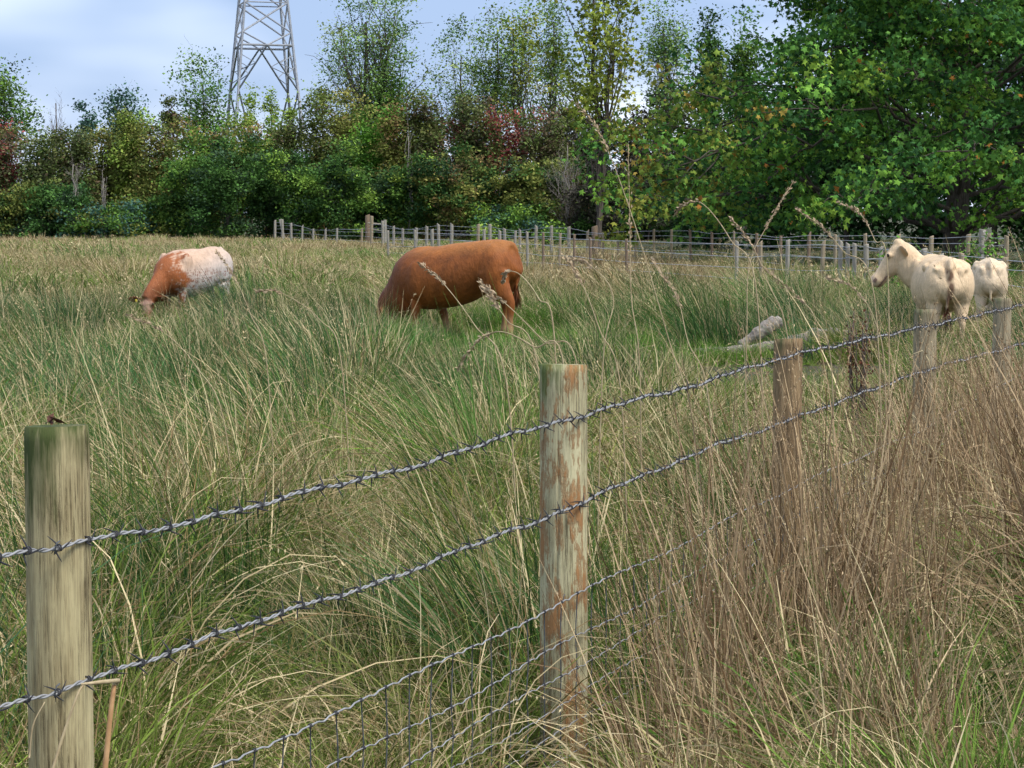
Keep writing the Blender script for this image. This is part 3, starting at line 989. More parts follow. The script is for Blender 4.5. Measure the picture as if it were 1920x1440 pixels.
    for key, sg in (('fl', 1), ('fr', -1)):
        dx = L[key]; y = sg * .165 * W_
        parts.append(ring_loft(interp_rings(thick([((.48, y, .92 if not torso else .82), .115, .14), ((.46 + dx * .2, y, .72), .085, .105), ((.47 + dx * .5, y, .55), .062, .072), ((.48 + dx * .8, y, .40), .056, .058),
                                             ((.48 + dx, y, .22), .038, .040), ((.49 + dx, y, .10), .046, .048), ((.515 + dx, y, .01), .052, .060)]), 3), 14))
    for key, sg in (('hl', 1), ('hr', -1)):
        dx = L[key]; y = sg * .165 * W_
        parts.append(ring_loft(interp_rings(thick([((-.66, y, .98 if not torso else .9), .15, .22), ((-.64 + dx * .3, y, .79), .13, .185), ((-.70 + dx * .7, y, .62), .088, .125), ((-.78 + dx, y, .47), .046, .058),
                                             ((-.765 + dx, y, .26), .036, .038), ((-.75 + dx, y, .11), .045, .047), ((-.725 + dx, y, .01), .052, .060)]), 3), 14))
    # tail
    parts.append(ring_loft(interp_rings([((-.84, 0, 1.33 if not torso else 1.29), .035, .035), ((-.94, tail_x * .3, 1.24 if not torso else 1.2), .034, .034), ((-.955, tail_x * .6, 1.05), .028, .028), ((-.93, tail_x, .75), .024, .024), ((-.92, tail_x, .62), .02, .02)], 3), 10))
    me = remeshed(parts)
    n = len(me.vertices)
    P = np.empty(n * 3, np.float32); me.vertices.foreach_get('co', P); P = P.reshape(-1, 3).astype(float)
    colr = np.ones((n, 4), np.float32)
    colr[:, :3] = colour(P, dict(poll=poll, muz=muz, hd=hd, up=up, side=side, HL=HL, ears=ears))
    me.attributes.new('Col', 'FLOAT_COLOR', 'POINT').data.foreach_set('color', colr.ravel())
    body = obj('body', me, M_HIDE, root)
    for sg in (1, -1):
        v, f = ellipsoid(HP(.35, .050, sg * .098), (.02 * head,) * 3)
        m2 = bpy.data.meshes.new('eye'); m2.from_pydata(v, [], f)
        for p in m2.polygons: p.use_smooth = True
        obj('eye', m2, M_EYE, root)
        if tag_ear and sg == tag_ear:
            c = HP(.05, -.03, sg * .17) + hd * .03
            v, f = ellipsoid(c, (.022, .022, .03))
            m2 = bpy.data.meshes.new('ear_tag'); m2.from_pydata(v, [], f)
            obj('ear_tag', m2, M_TAG, root)
    # tail tuft: a bundle of hair
    tb = Tubes(); rs = np.random.RandomState(3)
    for _ in range(60):
        a = np.array([-.92 + rs.normal() * .012, tail_x + rs.normal() * .012, .66 + rs.rand() * .06])
        b = a + np.array([rs.normal() * .03, rs.normal() * .035, -.22 - rs.rand() * .1])
        tb.add([a, (a + b) / 2 + rs.normal(size=3) * .008, b], [.005, .005, .002], 3)
    tc_ = tail_col or (.1, .05, .03)
    obj('tail_tuft', tb.mesh('tail_tuft'), plain_mat('tail_hair', tuple(x * .7 for x in tc_), tc_, 9, .8, 0), root)
    return root


def col_bull(P, h):
    c = np.tile(np.array([.25, .074, .013]), (len(P), 1))
    w = np.clip(.5 + .5 * vnoise(P, 6, 1), 0, 1)[:, None]
    w2 = np.clip(.5 + .6 * vnoise(P, 15, 4), 0, 1)[:, None]
    w3 = np.clip(.5 + .7 * vnoise(P * [1, 1, .6], 34, 6), 0, 1)[:, None]
    c = c * (.64 + .30 * w + .22 * w2 + .12 * w3)
    top = np.clip((P[:, 2] - 1.12) / .25, 0, 1)[:, None]          # sunlight along the back, put into the coat colour
    c = c * (1 - top * .55) + np.array([.50, .22, .055]) * top * .55
    hf = np.clip((P[:, 0] - .45) / .5, 0, 1)[:, None]             # darker red neck and head
    c = c * (1 - hf * .7) + np.array([.12, .034, .011]) * hf * .7
    mz = np.clip(1 - np.linalg.norm(P - h['muz'], axis=1) / .12, 0, 1)[:, None]
    c = c * (1 - mz) + np.array([.5, .34, .26]) * mz
    lg = np.clip((.35 - P[:, 2]) / .2, 0, 1)[:, None] * (np.linalg.norm(P - h['muz'], axis=1) > .4)[:, None]
    return c * (1 - lg) + np.array([.42, .25, .12]) * lg


def col_roan(P, h):
    red, white = np.array([.31, .095, .026]), np.array([.60, .54, .50])
    f = (P[:, 0] - .50) * 1.6 + vnoise(P, 7, 5) * .22 + vnoise(P, 32, 15) * .22 + vnoise(P, 75, 16) * .18 + (.95 - P[:, 2]) * .25
    f = np.clip(f / .36 + .5, 0, 1)[:, None]
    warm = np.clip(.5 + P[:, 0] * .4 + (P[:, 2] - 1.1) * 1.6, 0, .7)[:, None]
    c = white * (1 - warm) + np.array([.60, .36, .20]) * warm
    c = c * (1 - .16 * np.clip(vnoise(P, 26, 19), 0, 1)[:, None])
    sp_ = (vnoise(P, 60, 8) + vnoise(P, 95, 9) * .8 > .62) & (P[:, 2] < 1.02 + .08 * vnoise(P, 5, 2))
    c[sp_] = np.array([.26, .12, .08])
    c = c * (1 - f) + red * f
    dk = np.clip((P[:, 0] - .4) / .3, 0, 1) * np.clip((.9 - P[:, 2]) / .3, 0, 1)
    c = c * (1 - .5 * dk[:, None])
    d = np.linalg.norm(P - (h['poll'] + h['hd'] * .2 + h['up'] * .08), axis=1)
    fc = np.clip(1 - d / .16, 0, .55)[:, None]
    return c * (1 - fc) + np.array([.60, .40, .30]) * fc


def col_cream(P, h):
    c = np.tile(np.array([.72, .53, .33]), (len(P), 1)) * (1 + .06 * vnoise(P, 5, 3))[:, None]
    de = np.minimum(*[np.linalg.norm(P - q, axis=1) for q in h['ears']])
    e = np.clip(1.3 - de / .10, 0, .8)[:, None]
    c = c * (1 - e) + np.array([.60, .30, .13]) * e
    mz = np.clip(1 - np.linalg.norm(P - h['muz'], axis=1) / .10, 0, 1)[:, None]
    c = c * (1 - mz) + np.array([.55, .40, .36]) * mz
    tt = (P - h['poll']) @ h['hd'] / h['HL']; uu = (P - h['poll']) @ h['up']; vv = np.abs((P - h['poll']) @ h['side'])
    lip = ((np.abs(uu + .105) < .014) & (tt > .66) & (tt < 1.2) | ((np.abs(tt - .97) < .05) & (np.abs(uu + .01) < .022) & (vv > .03)))[:, None] & (np.linalg.norm(P - h['muz'], axis=1) < .3)[:, None]
    c = np.where(lip, np.array([.25, .15, .11]), c)
    dirt = np.clip((-.80 - P[:, 0]) / .1, 0, 1) * np.clip(1 - np.abs(P[:, 1] - .02) / .06, 0, 1) * np.clip((1.22 - P[:, 2]) / .06, 0, 1)
    dirt = np.clip(dirt * (1.6 + 1.3 * vnoise(P, 22, 12)), 0, .92)[:, None]
    return c * (1 - dirt) + np.array([.11, .05, .028]) * dirt


# bull: side on, facing left (world -X)
build_cow('bull', 'chestnut brown bull grazing side on in the middle of the pasture, head deep in grass', 'bull', (-.74, 26.95, 0), math.radians(156),
          (1.06, .0, .47), (1.36, .03, .15), col_bull, s=.985, W_=1.16, D_=1.17, legs=dict(fl=.06, fr=-.22, hl=-.13, hr=.12), neck=1.48, head=1.15, wz=.93, lk=1.22, torso=[(-.95, 1.06, .11, .15), (-.92, 1.05, .21, .235), (-.82, 1.035, .29, .29), (-.62, 1.03, .33, .318), (-.42, .985, .345, .36), (-.15, .91, .385, .42), (.12, .865, .40, .43), (.36, .85, .385, .43), (.56, .83, .34, .415), (.74, .77, .26, .35), (.86, .72, .16, .23)], tail_col=(.22, .08, .03), hump=.0, pitch=.05)
# roan cow: facing the camera and left, grazing
b = U(352, 600, 29.5)
build_cow('cow', 'white roan cow with red brown neck and head, grazing on the left', 'cow', (b.x, 30.0, 0), math.pi + math.radians(60),
          (1.14, -.04, .62), (1.30, .06, .22), col_roan, s=.86, W_=1.06, D_=1.04, neck=1.02, head=1.1, tag_ear=-1, tail_col=(.5, .4, .35), pitch=.05)
# cream cow seen from behind, head turned left
hd_ = math.radians(90 - 3)
b = U(1776, 680, 23.2)
fx, fy = math.cos(hd_), math.sin(hd_)
build_cow('cow', 'cream cow seen from behind by the right fence posts, head turned left in profile', 'cow', (b.x + fx * .62, 23.2 + fy * .62, 0), hd_,
          (.66, .45, 1.49), (.68, .82, 1.00), col_cream, s=.875, W_=1.08, bony=1., head=1.28, neck=1.2, tail_col=(.16, .06, .03), tail_x=.05)
b = U(1855, 660, 26.5)
hd2 = math.radians(90 - 12)
build_cow('cow', 'second paler cream cow mostly hidden behind the first, only its rump clear of it', 'cow', (b.x + math.cos(hd2) * .7, 26.5 + math.sin(hd2) * .7, 0), hd2,
          (1.15, -.1, .60), (1.25, -.2, .2), lambda P, h: np.clip(np.tile(np.array([.73, .565, .38]), (len(P), 1)), 0, .85), s=.80, W_=.9, bony=1., head=.95, tail_col=(.5, .4, .3))

# ------------------------------------------------------------------ dead wood
M_DEAD = plain_mat('bleached_wood', (.13, .11, .095), (.40, .35, .30), 12, .9, .8, (2, 2, 2), .02)
def dead_wood():
    o = U(1440, 668, 23.0); o.z = 0
    root = empty('fallen_branch', o, 'bleached dead branch lying in the grass left of the cream cow', 'dead branch')
    def limb(pts, r, nm):
        tb = Tubes(); P = [np.array(U(x, y - 3, Y) - o) for x, y, Y in pts]
        c = curve(P, 5); rr = 1.05 * np.interp(np.linspace(0, 1, len(c)), np.linspace(0, 1, len(r)), r)
        rr = rr * (1 + .14 * np.sin(np.arange(len(c)) * 1.9))
        tb.add(c, rr, 9); obj(nm, tb.mesh(nm), M_DEAD, root)
    limb([(1302, 660, 23.0), (1350, 661, 22.9), (1420, 657, 23.0), (1500, 643, 23.1), (1560, 632, 23.2), (1640, 644, 23.0), (1715, 660, 22.8)], [.02, .045, .06, .08, .085, .06, .04], 'limb')
    limb([(1395, 646, 23.1), (1425, 626, 23.1), (1447, 611, 23.15), (1462, 607, 23.2)], [.045, .075, .085, .065], 'stump_limb')
    limb([(1400, 660, 23.0), (1392, 646, 23.1), (1420, 640, 23.1)], [.05, .05, .03], 'limb')
    limb([(1500, 640, 23.1), (1530, 629, 23.2), (1570, 633, 23.2)], [.05, .07, .03], 'limb')
    limb([(1322, 654, 23.2), (1358, 657, 23.0), (1400, 662, 22.9)], [.012, .02, .03], 'limb')
    limb([(1580, 640, 23.1), (1660, 660, 22.7), (1690, 680, 22.5)], [.05, .035, .02], 'limb')
dead_wood()

# ------------------------------------------------------------------ near fence
K = 3.58 * 2495.0
def fY(px): return K / (2600.0 - px)
def fx_px(Y): return 2600.0 - K / Y
FPOST = [(105, 795, 122, 'a'), (1056, 680, 90, 'b'), (1478, 632, 54, 'c'), (1735, 577, 42, 'd'), (1880, 556, 33, 'd')]
top_w = [(-500, 1174), (0, 1048), (105, 1028), (400, 965), (700, 893), (1058, 787), (1300, 722), (1478, 668), (1735, 612), (1880, 580), (1988, 556), (2080, 534)]
sec_w = [(-500, 1510), (0, 1330), (105, 1296), (330, 1215), (600, 1128), (830, 1045), (1058, 955), (1300, 852), (1478, 788), (1735, 695), (1880, 655), (1988, 622), (2080, 590)]
mesh_w1 = [(-500, 1840), (105, 1567), (390, 1440), (640, 1325), (830, 1237), (1058, 1122), (1240, 1035), (1478, 915), (1735, 800), (1880, 718), (1988, 672), (2080, 630)]


def wire_world(pts, n=8):
    c = curve([(a, b) for a, b in pts], n)
    out = []
    for px, py in c:
        Y = fY(px)
        p = U(px, py, Y)
        out.append(np.array(p))
    return np.array(out)


M_PA = wood_mat('post_wood_mossy', (.50, .43, .24), (.26, .20, .10), algae=(.05, .085, .015), zc=(1.36, 1.50))
M_PB = wood_mat('post_wood_bark_patches', (.54, .50, .31), (.34, .29, .16), algae=(.14, .19, .05), patch=(.42, .20, .075), patch_thr=.535, zc=(1.40, 1.52))
M_PC = wood_mat('post_wood_tan', (.34, .24, .13), (.19, .12, .06), algae=(.10, .12, .05), zc=(1.36, 1.5))
M_PD = wood_mat('post_wood_grey_tan', (.38, .33, .22), (.22, .17, .10), algae=(.12, .15, .06), zc=(1.34, 1.5))


def near_post(px, py, w, mat, root, root_l, seed):
    nx, ny = .915, -.40                       # from the wire line towards the camera's side
    Yw = fY(px)
    r = w / FPX * Yw / 2
    ray = ((px - CX) / FPX, 1.0)
    Y = Yw + (r + .007) / max(.2, -(nx * ray[0] + ny * ray[1]))
    r = w / FPX * Y / 2
    top = U(px, py + 3, Y)
    h = top.z
    rs = np.random.RandomState(seed)
    sides, rings = 112, 60
    th = np.linspace(0, 2 * np.pi, sides, endpoint=False)
    V = []
    for i in range(rings + 1):
        z = -.3 + (h + .3) * i / rings
        lump = 1 + .018 * np.sin(2 * th + seed) + .012 * np.sin(3 * th + z * 2 + seed) + .006 * np.sin(7 * th + z * 5) + .004 * np.sin(13 * th + seed * 2 + z * 1.3)
        rr = r * lump * (1 + .03 * (h - z) / h) * (1 + .004 * rs.normal(size=sides))
        for q in range(7):
            a0 = (seed * 1.7 + q * 2.1) % 6.28 if q else 4.45
            z0, zl = h * (.2 + .8 * ((seed * .37 + q * .61) % 1)), .16 + .3 * ((q * .77 + seed * .13) % 1)
            da = (th - a0 - .05 * math.sin(z * 9 + q) + math.pi) % (2 * math.pi) - math.pi
            rr = rr * (1 - .075 * np.exp(-(da / .035) ** 2) * math.exp(-((z - z0) / zl) ** 4))
        if i == rings: rr = rr * (.97 + .008 * rs.normal(size=sides))
        zz = z + (rr * np.sin(th) * -.06 + rr * np.cos(th) * (.02 if seed % 2 else -.02)) * max(0, (i - rings + 6) / 6)
        V.append(np.stack([rr * np.cos(th) - .004 * (h - z) * (1 if seed % 2 else -1), rr * np.sin(th), zz], -1))
    V.append(np.array([[0, 0, h - .002]]))
    V = np.concatenate(V)
    F = []
    for i in range(rings):
        for j in range(sides):
            F.append((i * sides + j, i * sides + (j + 1) % sides, (i + 1) * sides + (j + 1) % sides, (i + 1) * sides + j))
    for j in range(sides):
        F.append((rings * sides + j, rings * sides + (j + 1) % sides, (rings + 1) * sides))
    me = bpy.data.meshes.new('post'); me.from_pydata([tuple(v) for v in V], [], F)
    for p in me.polygons: p.use_smooth = len(p.vertices) == 4
    return obj('post', me, mat, root, Vector((top.x, Y, 0)) - root_l), r


def near_fence():
    o = U(1058, 400, fY(1058)); o.z = 0
    root = empty('barbed_wire_fence', o, 'barbed wire and stock mesh fence on round posts crossing the foreground', 'fence')
    labs = {'a': 'mossy topped thick post nearest the camera', 'b': 'pale post with orange brown bark patches'}
    for i, (px, py, w, k) in enumerate(FPOST + [(1990, 536, 28, 'd'), (-1500, 1200, 190, 'c')]):
        p, r = near_post(px, py, w, dict(a=M_PA, b=M_PB, c=M_PC, d=M_PD)[k], root, o, 11 + i)
        if k in labs: p['label'] = labs[k]
        if 0 < px < 1900:
            for wl in (top_w, sec_w, mesh_w1):
                c_ = np.array(wl, float)
                yy = np.interp(px, c_[:, 0], c_[:, 1])
                q = np.array(U(px, yy, fY(px) - .004)) - np.array(o)
                tbs = Tubes()
                tbs.add([q + [.004, .012, .011], q + [.002, -.004, .010], q + [0, -.006, 0], q + [-.002, -.004, -.010], q + [-.004, .012, -.011]], .0016, 5)
                obj('staple', tbs.mesh('staple'), M_STAY, root)
    on = np.array(o)
    # one barb mesh: two turns and four points
    tb = Tubes()
    th = np.linspace(0, 4 * math.pi, 17)
    tb.add(np.stack([.0046 * np.cos(th), (np.linspace(-.0055, .0055, 17)), .0046 * np.sin(th)], -1), .0013, 5)
    for a, s_ in ((.3, 1), (3.4, 1), (1.9, -1), (5.0, -1)):
        q0 = np.array([.0045 * math.cos(a), s_ * .004, .0045 * math.sin(a)])
        d = np.array([-math.sin(a), s_ * .35, math.cos(a)])
        d2 = np.array([math.cos(a), 0, math.sin(a)])
        tb.add([q0, q0 + d * .008 + d2 * .002, q0 + d * .019 + d2 * .004], [.0013, .0013, .0004], 5)
    barb = tb.mesh('barb')
    for kk, pts in enumerate((top_w, sec_w)):
        c = wire_world([(-1200, pts[0][1] + (pts[0][1] - pts[1][1]) * 1.35)] + pts, 10) - on
        seg = np.linalg.norm(np.diff(c, axis=0), axis=1)
        L = np.concatenate([[0], np.cumsum(seg)])
        n = int(L[-1] / .006)
        s_ = np.linspace(0, L[-1], n)
        base = np.stack([np.interp(s_, L, c[:, k]) for k in range(3)], -1)
        base[:, 2] += .004 * np.sin(s_ * 6.1 + kk) + .003 * np.sin(s_ * 17 + 1) + .0012 * np.sin(s_ * 41)
        T = np.gradient(base, axis=0); T /= np.linalg.norm(T, axis=1)[:, None]
        A = np.cross(T, [0, 0, 1.0]); A /= np.linalg.norm(A, axis=1)[:, None]
        B = np.cross(A, T)
        tb = Tubes()
        for ph in (0, math.pi):
            w_ = s_ * 2 * math.pi / .07 + ph
            tb.add(base + A * (np.cos(w_) * .0023)[:, None] + B * (np.sin(w_) * .0023)[:, None], .0022, 6)
        st = obj('barbed_strand', tb.mesh('barbed_strand'), M_GALV, root)
        sb = np.arange(.04, L[-1], .088)
        bar_m = barb
        for j, sj in enumerate(sb):
            i = min(n - 1, int(sj / L[-1] * n))
            t = Vector(T[i])
            q = t.to_track_quat('Y', 'Z').to_matrix() @ Matrix.Rotation(random.uniform(-3.1, 3.1), 3, 'Y')
            bo = obj('barb', bar_m, M_GALV_D, st)
            sc = random.uniform(1.2, 1.6)
            bo.matrix_basis = Matrix.Translation(Vector(base[i])) @ (q @ Matrix.Diagonal((sc, 1.0, sc))).to_4x4()
    # stock mesh: line wires with a crimp at every stay
    w1 = wire_world([(-1200, 2160)] + mesh_w1, 10)
    hs = [0, .185, .315, .44, .56, .68]
    lens = np.concatenate([[0], np.cumsum(np.linalg.norm(np.diff(w1[:, :2], axis=0), axis=1))])
    stays = np.arange(.05, lens[-1], .122)
    def on_line(s, k):
        p = np.array([np.interp(s, lens, w1[:, j]) for j in range(3)])
        p[2] = max(p[2] - hs[k] * p[2] / .82, .05) + .006 * math.sin(s * 5 + k * 2)
        return p
    for k in range(6):
        ss = np.arange(0, lens[-1], .0122)
        P = np.array([on_line(s, k) for s in ss])
        P[:, 2] += .006 * np.where(np.abs(((ss - .05) % .122) - .061) < .02, -np.cos((((ss - .05) % .122) - .061) / .02 * math.pi / 2), 0)
        P[:, 1] += .018; P[:, 0] += .018
        tb = Tubes(); tb.add(P - on, .0024 if k == 0 else .0019, 5)
        obj('line_wire', tb.mesh('line_wire'), M_GALV, root)
    tb_k = Tubes(); th = np.linspace(0, 4 * math.pi, 13)
    tb_k.add(np.stack([.0042 * np.cos(th), np.linspace(-.006, .006, 13), .0042 * np.sin(th)], -1), .0014, 5)
    knot = tb_k.mesh('knot')
    for s in stays:
        tb = Tubes()
        pp = [on_line(s + .006 * math.sin(k * 3 + s * 7), k) + np.array([.018, .018, 0]) for k in range(6)]
        tb.add(curve([q - on for q in pp], 3), .0017, 4)
        st = obj('stay_wire', tb.mesh('stay_wire'), M_STAY, root)
        if pp[0][1] < 8:
            for q in pp[:3]:
                kb = obj('knot', knot, M_GALV_D, st)
                kb.matrix_basis = Matrix.Translation(Vector(q - on)) @ Matrix.Rotation(math.radians(-25), 4, 'Z')
near_fence()

# ------------------------------------------------------------------ things on and at the fence
def straw(name, pts, r, label, mat=M_STEM):
    o = U(*pts[0]); P = [np.array(U(*p) - o) for p in pts]
    tb = Tubes(); c = curve(P, 6); tb.add(c, np.linspace(r, r * .55, len(c)), 6)
    ob = obj(name, tb.mesh(name), mat, None, o)
    tag(ob, label, 'dry stem')
M_REED = plain_mat('reed_orange', (.32, .17, .07), (.52, .32, .16), 20, .6, .1)
def bent_reed():
    o = U(190, 1440, 3.40)
    root = empty('bent_reed', o, 'broken orange brown reed folded over the lower barbed wire beside the thick post', 'reed')
    def P(*a): return np.array(U(*a) - o)
    tb = Tubes(); tb.add(curve([P(190, 1520, 3.42), P(204, 1370, 3.44), P(214, 1284, 3.46)], 5), np.linspace(.006, .0045, 11), 6)
    obj('stem', tb.mesh('stem'), M_REED, root)
    tb = Tubes(); tb.add([P(214, 1284, 3.46), P(222, 1276, 3.46), P(190, 1279, 3.42), P(152, 1283, 3.38)], [.0048, .0042, .004, .002], 6)
    obj('folded_tip', tb.mesh('folded_tip'), M_STEM, root)
bent_reed()
straw('dry_stem', [(88, 1480, 3.4), (118, 1380, 3.42), (146, 1302, 3.44), (160, 1280, 3.46)], .0032, 'yellow dry stem slanting across the thick post below the lower wire')
straw('dry_stem', [(55, 1420, 3.42), (62, 1360, 3.42), (84, 1316, 3.43)], .0018, 'thin pale curled stem at the left side of the thick post')
def crumpled_leaf():
    o = U(97, 797, fY(105) + .09)
    rs = np.random.RandomState(5)
    V, F = [], []
    for k in range(5):
        a = rs.rand() * 6.28; c = np.array([rs.normal() * .006, rs.normal() * .004, .004 + rs.rand() * .008])
        d = np.array([math.cos(a), math.sin(a), .3]) * .016; e = np.array([-math.sin(a), math.cos(a), .5]) * .008
        i = len(V); V += [c - d, c + e, c + d + [0, 0, .005], c - e * .6]; F += [(i, i + 1, i + 2), (i, i + 2, i + 3)]
    me = bpy.data.meshes.new('crumpled_leaf'); me.from_pydata([tuple(v) for v in V], [], F)
    tag(obj('crumpled_leaf', me, plain_mat('dead_leaf', (.05, .02, .012), (.12, .05, .03), 50, .8, 0), None, o), 'crumpled dark brown dead leaf lying on top of the thick mossy post', 'leaf')
crumpled_leaf()

# ------------------------------------------------------------------ single tall grass stems
def flake_mesh(name, C, D, size, rs, spread=.6):
    """small pointed scales along direction D"""
    n = len(C)
    d = D + rs.normal(size=(n, 3)) * spread
    d /= np.linalg.norm(d, axis=1)[:, None]
    s = np.cross(d, rs.normal(size=(n, 3))); s /= np.linalg.norm(s, axis=1)[:, None] + 1e-9
    L = (size * (.7 + .6 * rs.rand(n)))[:, None]
    V = np.stack([C, C + d * L * .45 + s * L * .2, C + d * L, C + d * L * .45 - s * L * .2], 1).reshape(-1, 3)
    F = np.arange(n * 4).reshape(n, 4)
    return V, F


STEMS = [
    ([(1300, 800), (1255, 640), (1190, 420), (1130, 260), (1080, 192)], 8.2, .30, 'tallest pale grass stem leaning left across the middle of the picture'),
    ([(1200, 700), (1184, 560), (1181, 420), (1178, 275)], 8.6, .55, 'upright thin grass stem crossing the tallest one'),
    ([(1480, 660), (1440, 530), (1410, 460), (1372, 410)], 9.0, .40, 'pale stem with feathery head in front of the far posts, leaning left'),
    ([(1400, 640), (1405, 500), (1440, 420), (1488, 340)], 9.4, .35, 'dark stem leaning right towards the maple'),
    ([(1420, 560), (1370, 450), (1320, 384), (1285, 382), (1265, 402)], 8.8, .45, 'stem arching over to the left with a drooping tip'),
    ([(1640, 560), (1580, 470), (1540, 425), (1494, 393)], 9.2, .5, 'stem with narrow seed head left of the cream cow muzzle'),
    ([(1665, 520), (1640, 450), (1612, 400), (1572, 379)], 9.4, .5, 'curved bristly stem above the cream cow muzzle'),
    ([(1165, 740), (1125, 620), (1095, 540), (1060, 480)], 7.6, .28, 'pale bare stem right of the bull rump'),
    ([(1060, 700), (1000, 650), (940, 622), (895, 640), (858, 690)], 7.0, .42, 'arching stem with heavy drooping brown seed head below the bull'),
    ([(1085, 700), (1020, 640), (960, 580), (900, 530)], 7.4, .25, 'straight pale stem crossing the bull hind leg'),
    ([(950, 720), (890, 610), (830, 530), (790, 497)], 7.8, .35, 'stem crossing the bull shoulder'),
    ([(1040, 640), (1010, 560), (975, 515), (950, 510), (944, 525)], 8.0, .35, 'hooked stem over the bull flank'),
    ([(420, 790), (370, 690), (310, 625), (240, 590)], 9.0, .3, 'pale stem arching below the roan cow'),
    ([(500, 680), (470, 590), (440, 520), (405, 470)], 10.0, .4, 'slanting stem at the roan cow rump'),
    ([(640, 680), (600, 600), (530, 550), (480, 545)], 9.5, .3, 'long stem leaning left between the two grazing animals'),
    ([(1010, 700), (950, 600), (905, 540)], 7.2, .3, 'short stem rising behind the patched post'),
    ([(1330, 760), (1290, 640), (1270, 560), (1225, 490)], 7.9, .4, 'brown headed stem right of the tallest stem'),
    ([(1560, 700), (1530, 600), (1500, 560), (1430, 500)], 8.5, .4, 'stem bending left over the dead branch'),
    ([(1660, 720), (1640, 600), (1600, 540), (1550, 520)], 8.8, .5, 'seeding stem right of the dead branch'),
    ([(1130, 690), (1150, 560), (1110, 500), (1066, 484)], 8.3, .35, 'faint stem left of the upright thin one'),
]
def build_stems():
    for i, (pts, Y, sf, lab) in enumerate(STEMS):
        rs = np.random.RandomState(500 + i)
        base = U(pts[0][0] + (pts[0][0] - pts[1][0]) * .5, 400, Y)
        o = Vector((base.x, Y, 0))
        root = empty('grass_stem', o, lab, 'grass stem', 'tall single grass stems in front of the animals')
        P = [np.zeros(3)] + [np.array(U(x, y, Y + .05 * k) - o) for k, (x, y) in enumerate(pts)]
        c = curve(P, 8)
        tb = Tubes(); tb.add(c, np.linspace(.0034, .0011, len(c)), 5)
        obj('stem', tb.mesh('stem'), M_STEM, root)
        T = np.gradient(c, axis=0); T /= np.linalg.norm(T, axis=1)[:, None]
        n = 90
        s = 1 - sf * .8 * rs.rand(n) ** 1.0
        C = np.stack([np.interp(s * (len(c) - 1), np.arange(len(c)), c[:, k]) for k in range(3)], -1)
        D = np.stack([np.interp(s * (len(c) - 1), np.arange(len(c)), T[:, k]) for k in range(3)], -1)
        C = C + rs.normal(size=(n, 3)) * .004
        V, F = flake_mesh('seed_head', C, D, np.full(n, .018), rs, .35)
        obj('seed_head', mesh_np('seed_head', V, F), M_SEED, root)
build_stems()

# ------------------------------------------------------------------ herbs by the far posts
def herb(px, top, Y, w, label, pal, seed, cat='weed', n=260, lf=.07):
    rs = np.random.RandomState(seed)
    t = U(px, top, Y); R = w / FPX * Y
    root = empty('leafy_weed', (t.x, Y, 0), label, cat)
    tb = Tubes(); LC = []
    for k in range(12):
        e = np.array([rs.normal() * R * .6, rs.normal() * R * .5, t.z * (.75 + .3 * rs.rand())])
        p = wander((e[0] * .3, e[1] * .3, 0), e, rs, 6, .04)
        tb.add(p, np.linspace(.008, .003, 6), 4)
        f = rs.rand(n // 12) * .85 + .15
        LC.append(np.stack([np.interp(f * 5, np.arange(6), p[:, j]) for j in range(3)], -1) + rs.normal(size=(n // 12, 3)) * lf * .8)
    LC = np.concatenate(LC)
    col = np.clip(pick(pal, len(LC), rs) * (1 + rs.normal(size=(len(LC), 1)) * .25), .01, .8)
    obj('stems', tb.mesh('stems'), M_TWIG, root)
    obj('leaves', leaves('leaves', LC, lf * (.6 + .8 * rs.rand(len(LC))), col, LEAF_D, rs), M_LEAF, root)


herb(1672, 452, 33, 18, 'green nettle clump just right of the cream cow head', G_BRT, 601)
herb(1808, 450, 36, 26, 'leafy green weed clump left of the thick far post', G_BRT + G_MID, 602, n=500)
herb(1856, 425, 36, 18, 'tall green thistle topped weed beside the thick far post', G_BRT + [((.4, .38, .33), 2)], 603, n=420)
herb(1606, 588, 12.5, 26, 'rusty brown dock seed head among the dry grass left of the cream cow', [((.15, .055, .03), 3), ((.10, .04, .025), 2)], 604, 'dock', n=700, lf=.022)
herb(1040, 430, 100, 30, 'green nettle patch behind the far fence', G_MID, 605, n=600, lf=.16)
herb(900, 425, 105, 26, 'tall green grass clump behind the far fence above the bull', G_LIME, 606, n=600, lf=.16)

# ------------------------------------------------------------------ grass
CL = bpy.data.collections.new('grass_sources')     # never linked: only instanced


